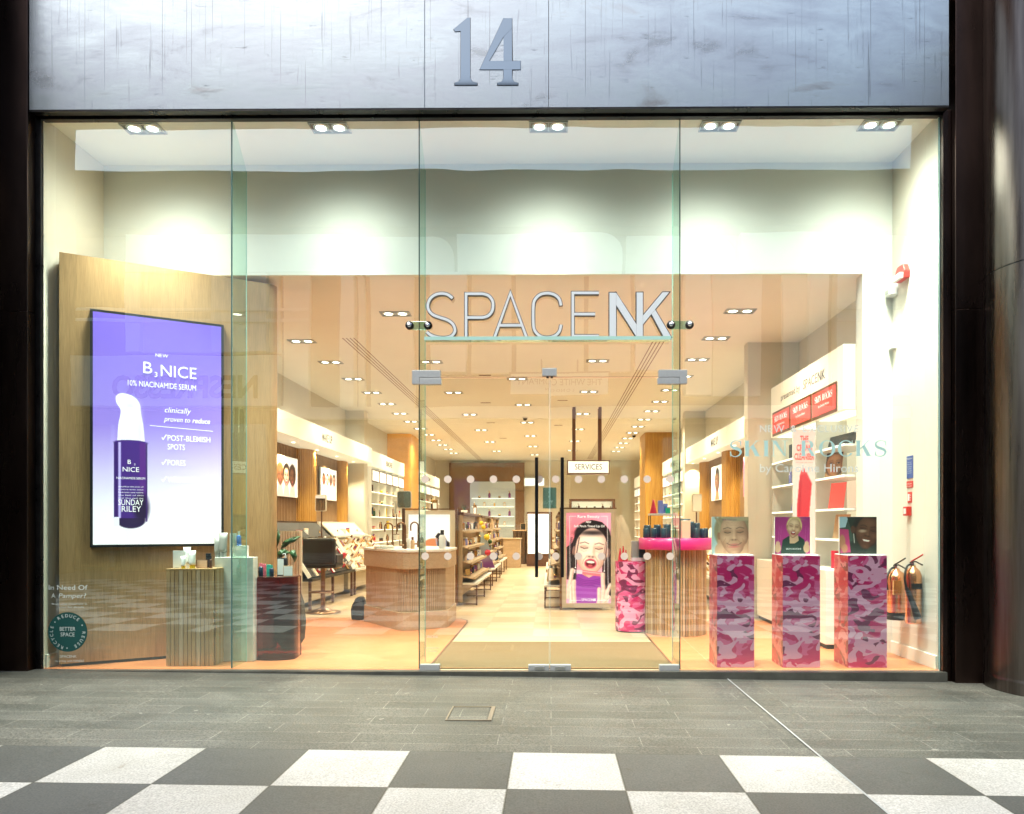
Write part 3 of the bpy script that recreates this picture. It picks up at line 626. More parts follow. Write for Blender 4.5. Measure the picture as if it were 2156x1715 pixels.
# ---------------------------------------------------------------- the glass front
gx = [-4.883, -3.065, -1.262, 1.23, 3.698]
t = thing('glass_front', 'tall frameless glass shop front with glass fins around the double doors', 'shop window', (-.6, 0, 0))
for i, (a_, b_, z0, z1) in enumerate(((gx[0], gx[1] - .006, .006, ZT - .04), (gx[1] + .006, gx[2] - .006, .006, ZT - .04), (gx[3] + .006, gx[4], .006, ZT - .04), (gx[2] + .006, gx[3] - .006, 2.80, ZT - .04))):
    MB().add([(a_, 0, z0), (b_, 0, z0), (b_, 0, z1), (a_, 0, z1)], [(0, 1, 2, 3)]).build('pane', 'shop_glass', t, fixn=False)
mat('glass_teal_edge', (.07, .17, .16), .2)
for i, x in enumerate((gx[1], gx[2], gx[3])):
    dpt = (.34, .33, .42)[i]
    MB().add([(x, .012, .006), (x, dpt, .006), (x, dpt, ZT - .35), (x, .05, ZT - .04), (x, .012, ZT - .04)], [(0, 1, 2, 3, 4)]).build('fin', 'fin_glass', t, fixn=False)
    MB().box(x - .005, x + .005, -.004, .010, .006, ZT - .04).build('glass_edge', 'glass_teal_edge' if i == 0 else 'glass_green_edge', t)
    MB().box(x - .004, x + .004, dpt, dpt + .004, .006, ZT - .36).build('fin_edge', 'glass_pale_edge', t)
MB().box(gx[4] - .008, gx[4], -.004, .010, .006, ZT - .04).build('glass_edge', 'glass_pale_edge', t)
MB().box(gx[2] + .01, gx[3] - .01, -.003, .003, 2.793, 2.797).build('glass_edge', 'glass_green_edge', t)
for x in (gx[2], gx[3]):       # clamp straps with round bolts
    k = MB().box(x - .10, x + .10, -.022, -.010, 3.245, 3.325).build('clamp_plate', 'sign_glass', t, bev=.003)
    for s_ in (-1, 1):
        bo = MB().lathe([(.0, -.02), (.022, -.018), (.040, -.006), (.040, .016)], x + s_ * .088, -.028, 3.285, 20, ax_='y').build('bolt', 'dark_metal', k)
        MB().lathe([(.0, -.006), (.022, -.006), (.022, .0)], x + s_ * .088, -.047, 3.285, 16, ax_='y').build('bolt_cap', 'chrome', bo)
# the doors
def door(x0, x1, hinge, handle_x, label):
    t = thing('glass_door', label, 'door', ((x0 + x1) / 2, 0, .01))
    MB().add([(x0, 0, .02), (x1, 0, .02), (x1, 0, 2.785), (x0, 0, 2.785)], [(0, 1, 2, 3)]).build('pane', 'shop_glass', t, fixn=False)
    MB().box(x1 - .003 if hinge < 0 else x0, x1 if hinge < 0 else x0 + .003, -.004, .004, .02, 2.785).build('glass_edge', 'glass_pale_edge', t)
    sx = -1 if hinge < 0 else 1; hx = x0 if hinge < 0 else x1
    MB().box(min(hx, hx - sx * .205), max(hx, hx - sx * .205), -.028, .028, 2.722, 2.783).build('hinge_patch', 'satin_steel', t, bev=.003)
    MB().box(min(hx, hx - sx * .19), max(hx, hx - sx * .19), -.03, .03, -.028, .048).build('floor_patch', 'satin_steel', t, bev=.003)
    lx = x1 if hinge < 0 else x0
    q = MB().box(min(lx, lx + sx * .20), max(lx, lx + sx * .20), -.03, .03, -.028, .046).build('lock_patch', 'satin_steel', t, bev=.003)
    MB().box(min(lx + sx * .05, lx + sx * .14), max(lx + sx * .05, lx + sx * .14), -.036, -.0305, .0, .034).build('lock_plate', 'steel', q, bev=.002)
    hd = MB(); pts = [(handle_x, -.028, 2.0), (handle_x, -.05, 2.012), (handle_x, -.06, 1.99), (handle_x, -.06, .91), (handle_x, -.05, .89), (handle_x, -.028, .90)]
    hd.tube([(handle_x, -.06, 2.02), (handle_x, -.06, .885)], .0165, 14); hd.tube([(handle_x, -.06, 1.92), (handle_x, .0, 1.92)], .01, 8); hd.tube([(handle_x, -.06, .98), (handle_x, .0, .98)], .01, 8)
    hd.build('pull_handle', 'black_metal', t); return t
door(gx[2] + .008, -.016, -1, -.137, 'glass door leaf with a long black pull handle on the purple screen side')
door(-.010, gx[3] - .008, 1, .107, 'glass door leaf with a long black pull handle on the pink counter side')
for x, sx in ((gx[2], 1), (gx[3], -1)):
    t = MB(); t.xprism([(x - sx * .065, 2.857), (x + sx * .205, 2.857), (x + sx * .205, 2.787), (x + sx * .006, 2.787), (x + sx * .006, 2.724), (x - sx * .065, 2.724)], -.029, .029)
    tag(t.build('corner_patch', 'satin_steel', bev=.003), 'L shaped steel patch fitting above the door hinge on the %s side' % ('purple screen' if sx > 0 else 'pink counter'), 'patch fitting')
t = thing('keep_plate', 'small steel keep plate over the meeting point of the two doors', 'patch fitting', (-.013, 0, 2.79))
MB().box(-.085, .055, -.03, .03, 2.80, 2.875).build('plate', 'satin_steel', t, bev=.003); MB().cyl(-.033, 0, 2.785, 2.80, .012, 10).cyl(.008, 0, 2.785, 2.80, .012, 10).build('stop', 'dark_metal', t)

# dots on the glass
def disc(mb, x, z, r, y, n=24, rz=None):
    mb.add([(x + (rz or r) * math.cos(2 * PI * i / n), y, z + r * math.sin(2 * PI * i / n)) for i in range(n)], [tuple(range(n))])
dd = None
for zz, row in ((1.818, 'upper'), (1.082, 'lower')):
    for i in range(14):
        x = (-1.203 + .2185 * i) if i < 6 else (-.128 + .162 + .2185 * (i - 6) - .135) if i > 6 else -.128 + .0
        x = [-1.205, -.988, -.770, -.551, -.332, -.114 - .0, .108 - .0, .262, .481, .700, .918, 1.137][i] if i < 12 else None
        if x is None: continue
        if abs(x - .108) < .02: x = .045 + .0
        k = MB(); disc(k, x, zz, .036, -.0035); o = k.build('safety_dot', 'dot', loc=(x, -.0035, zz), fixn=False)
        tag(o, 'pale round safety dot in the %s row across the glass doors' % row, 'safety dot', '%s row of safety dots on the doors' % row)

# stickers and vinyl lettering
gy = -.003
t = thing('round_sticker', 'round dark green recycling sticker low on the glass reading BETTER SPACE', 'sticker', (-4.646, gy, .352))
cx, cz, rr = -4.646, .352, .19
k = MB(); disc(k, cx, cz, rr, gy, 64); k.build('disc', 'vinyl_green', t, fixn=False)
k = MB(); f = front(gy - .0015)
text2d(k, 'BETTER', cx, cz + .012, .150, .036, f, align='c'); text2d(k, 'SPACE', cx, cz - .042, .135, .036, f, align='c')
ring = [('REDUCE', 105, 22), ('·', 5, 0), ('REUSE', -35, 0), ('·', -90, 0), ('RECYCLE', 180, 0), ('·', 150, 0)]
def arc_text(k, txt, mid, step, r, h, cx, cz, y, up=True):
    n = len(txt)
    for i, ch in enumerate(txt):
        a = R(mid - (i - (n - 1) / 2) * step)
        def fr(u, v, a=a): c, q = math.cos(a - PI / 2), math.sin(a - PI / 2); return (cx + r * math.cos(a) + u * c - v * q, y, cz + r * math.sin(a) + u * q + v * c)
        text2d(k, ch, 0, 0, None, h, fr, align='c')
k.build('lettering', 'vinyl', t); k = MB(); arc_text(k, 'REDUCE', 86, 14.5, .142, .03, cx, cz, gy - .0015); k.build('lettering', 'vinyl', t); k = MB(); arc_text(k, 'REUSE', -32, 14.5, .142, .03, cx, cz, gy - .0015); k.build('lettering', 'vinyl', t); k = MB(); arc_text(k, 'RECYCLE', 206, 14.5, .142, .03, cx, cz, gy - .0015)
for a in (25, -92, 142): disc(k, cx + .155 * math.cos(R(a)), cz + .155 * math.sin(R(a)), .006, gy - .0015, 10)
k.build('lettering', 'vinyl', t)
def vinyl(name, label, rows, m='vinyl'):
    t = thing(name, label, 'window lettering', (rows[0][1], gy, rows[0][2]))
    for r_ in rows: k = MB(); text2d(k, *r_[:5], front(gy), **(r_[5] if len(r_) > 5 else {})); k.build('text_line', m, t, fixn=False)
    return t
vinyl('window_lettering', 'small white vinyl words In Need Of A Pamper? above the green sticker', [('In Need Of', -4.83, .757, .375, .045), ('A', -4.805, .68, None, .042), ('Pamper?', -4.735, .68, .26, .042, dict(shear=.22)), ('Book your treatment in', -4.80, .615, .34, .014), ('store for details', -4.74, .585, .25, .014)])
vinyl('window_lettering', 'tiny white vinyl words SPACENK recycling with HANDLE under the green sticker', [('SPACENK', -4.72, .105, .16, .024), ('recycling with', -4.77, .066, .17, .016), ('HANDLE', -4.59, .065, .10, .02)])
vinyl('window_lettering', 'pale vinyl words NEW & EXCLUSIVE above the big SKIN ROCKS lettering', [('NEW & EXCLUSIVE', 1.993, 2.265, .935, .066, dict(spacing=.16))])
vinyl('window_lettering', 'pale vinyl words by Caroline Hirons under the big SKIN ROCKS lettering', [('by Caroline Hirons', 1.993, 1.885, .935, .078)])
k = MB(); serif_text(k, 'SKIN ROCKS', 1.705, 2.035, 1.49, .150, front(gy)); tag(k.build('window_lettering', 'vinyl_teal', fixn=False), 'big pale teal vinyl words SKIN ROCKS on the glass', 'window lettering')
vinyl('window_lettering', 'small pale vinyl opening lines low on the glass beside the purple screen side door', [('SPACENK', -1.19, .30, .11, .022), ('opening hours', -1.20, .2, .13, .012), ('welcome', -1.18, .17, .09, .012)])

# the hanging shop sign
yS = -.055
t = thing('shop_sign', 'white SPACENK letters standing on a pale glass ledge above the doors', 'sign', (-.03, -.04, 3.13))
def zs(px, py): return at((1040 + px * .31540) / 1.18738, (700 + py * .31540) / 1.18738, yS)
strokes = {'S': smoothpts([(290, 147), (250, 118), (200, 110), (150, 121), (112, 152), (94, 200), (102, 243), (135, 278), (190, 300), (250, 320), (292, 352), (309, 395), (300, 428), (270, 452), (215, 461), (155, 453), (112, 436), (86, 414)], 4),
 'P': [(397, 467), (397, 112), (515, 112)] + smoothpts([(530, 112), (575, 127), (605, 165), (611, 205), (603, 250), (572, 286), (528, 300)], 4) + [(515, 300), (408, 300)],
 'A': [(620, 465), (748, 106), (879, 465)], 'A2': [(664, 362), (836, 362)],
 'C': smoothpts([(1149, 205), (1136, 155), (1098, 120), (1040, 107), (982, 120), (942, 160), (930, 215), (930, 350), (942, 405), (982, 446), (1040, 459), (1098, 446), (1136, 410), (1150, 357)], 4),
 'E': [(1450, 105), (1243, 105), (1243, 447), (1450, 447)], 'E2': [(1254, 273), (1420, 273)]}
heavy = {'N': [[(1533, 102), (1586, 102), (1586, 455), (1533, 455)], [(1586, 102), (1748, 355), (1748, 455), (1586, 200)], [(1748, 100), (1798, 100), (1798, 455), (1748, 455)]],
 'K': [[(1798, 285), (1955, 98), (2008, 98), (1895, 236), (1866, 272), (1798, 356)], [(1866, 272.5), (1895, 236.5), (2022, 452), (1962, 452)]]}
def letter(name, stk, hv):
    side = MB(); fc = MB(); e = 0
    for s_ in stk:
        wp = [zs(*p) for p in s_]
        for wd, mb, ya, yb in ((.038, side, -.015, -.055), (.025, fc, -.0553, -.0583)):
            lf, rt = ribbon(wp, wd); n = len(lf); e += 1; ya -= e * .0003; yb -= e * .0003
            vs = [(v.x, ya, v.y) for v in lf] + [(v.x, ya, v.y) for v in rt] + [(v.x, yb, v.y) for v in lf] + [(v.x, yb, v.y) for v in rt]
            fs = []
            for i in range(n - 1): fs += [(i, i + 1, n + i + 1, n + i), (2 * n + i, 3 * n + i, 3 * n + i + 1, 2 * n + i + 1), (i, 2 * n + i, 2 * n + i + 1, i + 1), (n + i, n + i + 1, 3 * n + i + 1, 3 * n + i)]
            fs += [(0, n, 3 * n, 2 * n), (n - 1, 3 * n - 1, 4 * n - 1, 2 * n - 1)]; mb.add(vs, fs)
    for pg in hv:
        wp = [zs(*p) for p in pg]; e += 1; side.xprism(wp, -.015 - e * .0003, -.0545 - e * .0001)
        lf, rt = ribbon(wp, .014, True); n = len(lf)
        side.add([(v.x, ya, v.y) for ya in (-.016 - e * .0003, -.0549 - e * .0001) for v in lf + rt], [f_ for i in range(n) for f_ in ((2 * n + i, 2 * n + (i + 1) % n, 3 * n + (i + 1) % n, 3 * n + i), (i, (i + 1) % n, 2 * n + (i + 1) % n, 2 * n + i), (n + i, n + (i + 1) % n, 3 * n + (i + 1) % n, 3 * n + i))])
        c = Vector((sum(p[0] for p in wp) / len(wp), sum(p[1] for p in wp) / len(wp)))
        fc.xprism([tuple(c + (Vector(p) - c) * .99 ) for p in wp], -.0553 - e * .0003, -.0583 - e * .0003)
    o = side.build('letter', 'letter_side', t); fc.build('letter_face', 'letter_face', o)
letter('S', [strokes['S']], []); letter('P', [strokes['P']], []); letter('A', [strokes['A'], strokes['A2']], []); letter('C', [strokes['C']], []); letter('E', [strokes['E'], strokes['E2']], [])
letter('N', [], heavy['N']); letter('K', [], heavy['K'])
MB().box(-1.20, 1.135, -.085, -.006, 3.128, 3.162).build('ledge', 'sign_glass', t)
MB().box(-1.20, 1.135, -.088, -.0855, 3.128, 3.162).build('ledge_edge', 'glass_pale_edge', t)

# ---------------------------------------------------------------- ceiling lights
def downlight(x, y, z, glow, label, group, power, big=1., rz=0.):
    t = thing('ceiling_light', label, 'ceiling light', (x, y, z), group)
    w_, h_ = .19 * big, .10 * big
    k = MB()
    for q in ((-w_, w_, -h_, -h_ + .012), (-w_, w_, h_ - .012, h_), (-w_, -w_ + .012, -h_ + .012, h_ - .012), (w_ - .012, w_, -h_ + .012, h_ - .012), (-.006, .006, -h_ + .012, h_ - .012)):
        k.box(x + q[0], x + q[1], y + q[2], y + q[3], z - .012, z - .0005)
    k.build('trim', 'satin_steel', t)
    MB().box(x - w_ + .013, x + w_ - .013, y - h_ + .013, y + h_ - .013, z - .003, z - .001).build('recess', 'recess', t)
    for s_ in (-1, 1):
        q = MB().lathe([(.078 * big, 0), (.07 * big, -.006), (.058 * big, -.003)], x + s_ * .09 * big, y, z - .004, 18).build('lamp', 'steel', t)
        MB().lathe([(.0001, -.004), (.045 * big, -.003), (.057 * big, 0)], x + s_ * .09 * big, y, z - .006, 18).build('bulb', glow, q)
    if power:
        ld = LD.get((power, glow))
        if not ld:
            ld = bpy.data.lights.new('lamp', 'SPOT'); ld.energy = power * INT; ld.spot_size = R(78 if glow == 'lamp_glow_cool' else 150); ld.spot_blend = 1.; ld.shadow_soft_size = .2 if glow == 'lamp_glow_cool' else .15
            ld.color = (1, .81, .60) if glow == 'lamp_glow' else (1, .97, .88); LD[(power, glow)] = ld
        l = bpy.data.objects.new('lamp_light', ld); COL.objects.link(l); l.parent = t; l.location = (0, 0, -.05)
        if glow == 'lamp_glow_cool':
            if 'spill' not in LD: sp_ = bpy.data.lights.new('lamp', 'SPOT'); sp_.energy = 25 * INT; sp_.spot_size = R(172); sp_.spot_blend = 1.; sp_.shadow_soft_size = .35; sp_.color = (1, .98, .90); LD['spill'] = sp_  # wide lamp added under each fitting as ambient fill for the void
            l = bpy.data.objects.new('lamp_light', LD['spill']); COL.objects.link(l); l.parent = t; l.location = (0, 0, -.2)
    return t
LD = {}
for px, py in ((306, 275), (696, 271), (1155, 269), (1516, 263), (1856, 259)):
    x, y = az(px, py, ZT); t = downlight(x, .2, ZT, 'lamp_glow_cool', 'bright twin spotlight recessed in the high ceiling right behind the window glass', 'twin spotlights over the shop window', 250)
rows = [(-3.68, [3.81 + 1.41 * i for i in range(13)], 'row of twin downlights over the MAKE UP wall on the basin side', 2), (2.40, [2.33 + 1.37 * i for i in range(14)], 'row of twin downlights over the MAKE UP wall on the pink counter side', 2),
        (-2.0, [2.41, 5.2, 8.05, 11.04, 14., 17., 20.], 'row of twin downlights beside the slot grille on the basin side', 1), (.77, [5.15, 7.97, 10.95, 13.84, 16.8, 19.8], 'row of twin downlights beside the SERVICES sign posts', 1),
        (-.63, [6.64, 9.59, 12.45, 15.4, 18.4, 21.4], 'row of twin downlights down the middle of the shop ceiling', 1)]
for x, ys, lb, ev in rows:
    for i, y in enumerate(ys): downlight(x, y, ZC, 'lamp_glow', lb.replace('row of twin downlights', 'recessed twin downlight'), lb, (70 if i % ev == 0 else 0))
for i, (x, y) in enumerate(((-1.2, 6.3), (-1.45, 9.3), (.25, 9.0), (-1.6, 12.5), (.2, 13.), (-1.5, 16.))):
    t = thing('air_vent', 'small flat rectangular air vent in the warm shop ceiling', 'vent', (x, y, ZC), 'small air vents in the shop ceiling')
    MB().box(x - .14, x + .14, y - .07, y + .07, ZC - .004, ZC - .0005).build('frame', 'ceiling_paint', t); MB().box(x - .11, x + .11, y - .045, y - .01, ZC - .007, ZC - .0045).box(x - .11, x + .11, y + .01, y + .045, ZC - .007, ZC - .0045).build('slot', 'brown_metal', t)

# ================================================================ BEHIND THE WINDOW
# oak wall that carries the screen: it runs obliquely back from the glass
PH = R(30); WA = Vector((-4.77, .06)); wd = Vector((math.cos(PH), math.sin(PH))); wnn = Vector((math.sin(PH), -math.cos(PH)))
def wp(s, off=0.): p = WA + wd * s + wnn * off; return (p.x, p.y)
def wf(off): return lambda u, v: (*wp(u, off), v)
t = thing('oak_wall', 'tall oblique oak veneered partition carrying the big purple screen', 'partition', (-4.0, .5, 0))
pts = [wp(0), wp(1.93)] + [wp(1.93 + .10 * math.sin(a), -.10 + .10 * math.cos(a)) for a in [PI / 2 * i / 6 for i in range(1, 7)]] + [wp(2.03, -.5), wp(0.02, -.3)]
MB().prism(pts, .03, 4.03).build('panel', 'oak_screen_wall', t); MB().prism([wp(.02, -.02), wp(1.93, -.02), wp(1.99, -.3), wp(.04, -.3)], 0, .03).build('plinth', 'black_metal', t)
t = thing('wall_screen', 'tall bright advertising screen showing a purple serum bottle, on the oak wall', 'screen', (*wp(.86, .02), 1.16))
s0, s1, z0, z1 = .255, 1.466, 1.160, 3.507
k = MB()
def slab(k, sa, sb, za, zb, o0, o1): k.prism([wp(sa, o0), wp(sb, o0), wp(sb, o1), wp(sa, o1)], za, zb)
slab(k, s0, s1, z0, z1, .0, .045); k.build('casing', 'black_plastic', t)
W_, H_ = s1 - s0 - .05, z1 - z0 - .05
p = Pic(220, 430, W_ / H_, (120, 95, 215)); p.grad((253, 251, 255), (244, 240, 254), 0, .16); p.grad((244, 240, 254), (206, 194, 242), .16, .32); p.grad((206, 194, 242), (150, 128, 222), .32, .52); p.grad((150, 128, 222), (112, 92, 196), .52, 1.)
A_ = W_ / H_
def PX(x, y): return (x - 197) / (469 - 197) * A_, (1150 - y) / (1150 - 670)   # picture position
bx, bw = .142, .064
def R_(x0, x1, y0, y1, c, a=1.): p.poly([(x0, y0), (x1, y0), (x1, y1), (x0, y1)], c, a)
cap = smoothpts([(240, 936), (242, 900), (247, 872), (246, 860), (238, 847), (237, 833), (246, 825), (262, 825), (280, 833), (290, 848), (293, 872), (298, 900), (301, 936)], 4)
capf = lambda q: ((q[0] - 270) / 61 * .104 + bx, .452 + (936 - q[1]) / 111 * .205)
p.poly([capf(q) for q in cap], (250, 249, 255)); p.poly([capf(q) for q in ((243, 934), (249, 872), (256, 872), (253, 934))], (236, 232, 250)); blob(p, *capf((268, 850)), .018, .012, (214, 206, 240), .7); blob(p, *capf((290, 905)), .008, .06, (226, 220, 246), .7)
for i in range(30): blob(p, bx - bw * .3 + i * .002, .28, .003, .3, (110, 70, 170), .02)
p.ell(bx, .105, bw * .85, .035, (44, 28, 70), .1); R_(bx - bw, bx + bw, .115, .445, (70, 40, 125)); p.ell(bx, .445, bw, .012, (70, 40, 125), .2)
R_(bx - bw, bx - bw + .016, .115, .445, (58, 32, 105)); R_(bx - bw + .016, bx - bw + .026, .115, .445, (190, 175, 240)); R_(bx + bw - .03, bx + bw - .006, .16, .445, (88, 42, 130)); p.ell(bx + .04, .16, .03, .06, (40, 25, 60), .6); R_(bx - bw, bx - bw + .02, .08, .12, (238, 234, 252)); R_(bx + bw - .006, bx + bw, .1, .445, (60, 34, 100))
p.build('picture', 'printed_screen', (*wp(s0 + .025, .0475), z0 + .025), (wd.x * W_, wd.y * W_, 0), (0, 0, H_), t)
k = MB(); f = wf(.0505)
def sx(a): return s0 + .025 + a / A_ * W_
def sz(b): return z0 + .025 + b * H_
text2d(k, 'NEW', sx(.262), sz(.832), None, .034, f, align='c', spacing=.12)
text2d(k, 'B', sx(.19), sz(.755), None, .115, f); text2d(k, '3', sx(.233), sz(.742), None, .05, f); text2d(k, 'NICE', sx(.258), sz(.748), .33, .115, f)
text2d(k, '10% NIACINAMIDE SERUM', sx(.13), sz(.695), .62, .055, f)
text2d(k, 'clinically', sx(.272), sz(.588), .24, .055, f, shear=.2); text2d(k, 'proven to', sx(.272), sz(.548), .235, .052, f, shear=.2); text2d(k, 'reduce', sx(.385), sz(.548), .165, .052, f, bold=.015, shear=.2)
k.add([f(sx(.215), sz(.524)), f(sx(.47), sz(.514)), f(sx(.47), sz(.5165)), f(sx(.215), sz(.5265))], [(0, 1, 2, 3)])
for txt, y_, w2 in (('POST-BLEMISH', .463, .40), ('SPOTS', .423, .16), ('PORES', .352, .165), ('WRINKLES', .276, .27)):
    text2d(k, txt, sx(.285), sz(y_), w2, .056, f, bold=.004)
    if txt != 'SPOTS': lf, rt = ribbon([(sx(.262), sz(y_ + .012)), (sx(.267), sz(y_ + .003)), (sx(.280), sz(y_ + .026))], .008); k.add([f(v.x, v.y) for v in lf + rt], [(0, 1, 4, 3), (1, 2, 5, 4)])
text2d(k, 'B', sx(bx - .006), sz(.352), None, .042, f, align='c'); text2d(k, '3', sx(bx + .012), sz(.346), None, .02, f); text2d(k, 'NICE', sx(bx), sz(.318), None, .046, f, align='c'); text2d(k, 'NIACINAMIDE SERUM', sx(bx), sz(.285), .25, .022, f, align='c')
for i in range(5): text2d(k, ('resurface the look of', 'a more even tone', 'hydrates and calms', 'the feel of skin', 'over time each day')[i], sx(bx), sz(.250 - i * .0125), .22, .012, f, align='c')
text2d(k, 'SUNDAY', sx(bx), sz(.172), .22, .056, f, align='c'); text2d(k, 'RILEY', sx(bx + .002), sz(.143), .17, .056, f, align='c')
k.build('lettering', 'text_glow', t, fixn=False)

# ---------------------------------------------------------------- products: one of each kind, then copies
PROD = {}
def product(kind, c1, c2, x, y, z, s=1., rz=0., label=None, cat=None, group=None, sz_=1.):
    key = (kind, c1, c2)
    nm = {'tube': 'cream_tube', 'box': 'carton', 'bottle': 'bottle', 'jar': 'jar', 'pump': 'pump_bottle', 'can': 'canister', 'card': 'display_card', 'lipstick': 'lipstick', 'cone': 'cone_bottle', 'palette': 'palette'}[kind]
    cat = cat or {'tube': 'tube', 'box': 'box', 'bottle': 'bottle', 'jar': 'jar', 'pump': 'bottle', 'can': 'canister', 'card': 'card', 'lipstick': 'lipstick', 'cone': 'bottle', 'palette': 'palette'}[kind]
    if key in PROD:
        me1, kidsm = PROD[key]; o = bpy.data.objects.new(nm, me1); COL.objects.link(o)
        for n_, me2 in kidsm: c = bpy.data.objects.new(n_, me2); COL.objects.link(c); c.parent = o
    else:
        b = MB(); q = MB(); n_ = 'cap'
        if kind == 'tube':
            prof = [(.0, .026, .026), (.02, .026, .026), (.09, .029, .014), (.135, .033, .002)]
            vs = []; sg = 16
            for h, a_, b_ in prof: vs += [(a_ * math.cos(2 * PI * i / sg), b_ * math.sin(2 * PI * i / sg), h + .035) for i in range(sg)]
            b.add(vs, [(r_ * sg + i, r_ * sg + (i + 1) % sg, (r_ + 1) * sg + (i + 1) % sg, (r_ + 1) * sg + i) for r_ in range(3) for i in range(sg)] + [tuple(range(3 * sg, 4 * sg)), tuple(range(sg))[::-1]], True); q.cyl(0, 0, 0, .036, .022, 16)
        elif kind == 'box': b.box(-.028, .028, -.02, .02, 0, .12); q.box(-.020, .020, -.0208, -.0203, .03, .09); n_ = 'label'
        elif kind == 'bottle': b.lathe([(.0, 0), (.022, 0), (.024, .004), (.024, .085), (.018, .097), (.010, .1)], seg=14); q.cyl(0, 0, .1, .135, .013, 12)
        elif kind == 'jar': b.lathe([(0, 0), (.03, 0), (.033, .005), (.033, .035), (.028, .04)], seg=16); q.lathe([(.034, 0), (.034, .02), (0, .021)], 0, 0, .038, 16)
        elif kind == 'pump': b.lathe([(0, 0), (.03, 0), (.033, .006), (.033, .12), (.022, .14), (.012, .145)], seg=16); q.cyl(0, 0, .145, .17, .011, 12); q.tube([(0, 0, .17), (0, 0, .195), (-.02, 0, .198), (-.042, 0, .192)], .006, 8); n_ = 'pump'
        elif kind == 'can': b.lathe([(0, 0), (.04, 0), (.043, .005), (.043, .145), (.04, .15)], seg=18); q.lathe([(.0435, 0), (.0435, .03), (.0, .031)], 0, 0, .148, 18); n_ = 'lid'
        elif kind == 'card': b.box(-.06, .06, -.006, .006, 0, .15); q.box(-.052, .052, -.0072, -.0063, .008, .142); n_ = 'print'
        elif kind == 'lipstick': b.box(-.010, .010, -.010, .010, 0, .05); q.box(-.008, .008, -.008, .008, .05, .085)
        elif kind == 'cone': b.lathe([(0, 0), (.045, 0), (.046, .01), (.015, .15)], seg=18); q.lathe([(.015, 0), (.012, .03), (0, .034)], 0, 0, .15, 14)
        elif kind == 'palette': b.box(-.05, .05, -.035, .035, 0, .014); q.box(-.044, -.003, -.028, .028, .0142, .017).box(.003, .044, -.028, .028, .0142, .017); n_ = 'pans'
        o = b.build(nm, c1, bev=.0015 if kind in ('box', 'card') else 0); c = q.build(n_, c2, o); PROD[key] = (o.data, [(n_, c.data)])
    if cat in ('product', 'make-up'):
        kn = {'box': 'box', 'card': 'box', 'can': 'canister', 'cone': 'bottle', 'pump': 'bottle'}.get(kind, kind); cat = kn
        label = label.replace('small product', 'small ' + kn).replace('small make-up item', 'small make-up ' + kn)
    o.location = (x, y, z); o.rotation_euler = (0, 0, rz); o.scale = (s, s, s * sz_)
    return tag(o, label, cat, group)

# slatted oak plinth, concrete plinth, red acrylic plinth
t = thing('slatted_plinth', 'reeded oak plinth under the white and yellow tubes', 'plinth', (-3.535, .33, 0))
cx, cy, hw, hd = -3.535, .32, .232, .19
MB().box(cx - hw + .02, cx + hw - .02, cy - hd + .02, cy + hd, 0, .935).build('core', 'wood_dark', t)
for i in range(11):
    x = cx - hw + .021 + i * (2 * hw - .042) / 10; yy = cy - hd + .02
    MB().box(x - .0185, x + .0185, yy - .02, yy + .005, .002, .938).build('slat', ('oak_slat', 'oak_pale', 'oak_slat', 'oak_slat')[i * 7 % 4], t)
for i in range(8):
    for sx_ in (-1, 1): MB().box(cx + sx_ * (hw - .01) - .01, cx + sx_ * (hw - .01) + .01, cy - hd + .047 + i * .042, cy - hd + .083 + i * .042, .002, .938).build('slat', ('oak_slat', 'oak_pale')[i % 2], t)
MB().box(cx - hw, cx + hw, cy - hd, cy + hd, .94, .952).build('top', 'oak_slat', t, bev=.002)
o = MB().box(-3.395, -3.005, .36, .48, 0.003, 1.055).build('concrete_plinth', 'concrete_green', loc=(-3.2, .6, 0), bev=.004); tag(o, 'pale grey green plinth between the slatted plinth and the red acrylic one', 'plinth')
t = thing('acrylic_plinth', 'translucent dark red acrylic plinth with a curved front', 'plinth', (-2.85, .6, 0))
out = [(-3.06, .62)] + [(-2.85 + .21 * math.sin(a), .52 - .10 * math.cos(a)) for a in [R(-90 + 15 * i) for i in range(13)]] + [(-2.64, .62), (-2.66, .78), (-3.04, .78)]
MB().prism(out, 0.002, .842, True).build('shell', 'red_acrylic', t); inn = [(-2.85 + (a + 2.85) * .96, .6 + (b - .6) * .96) for a, b in out]
MB().prism(inn, .8425, .849).build('top', 'red_acrylic', t); mat('red_base', (.10, .02, .015), .4); MB().prism(inn, .0022, .012).build('base', 'red_base', t)
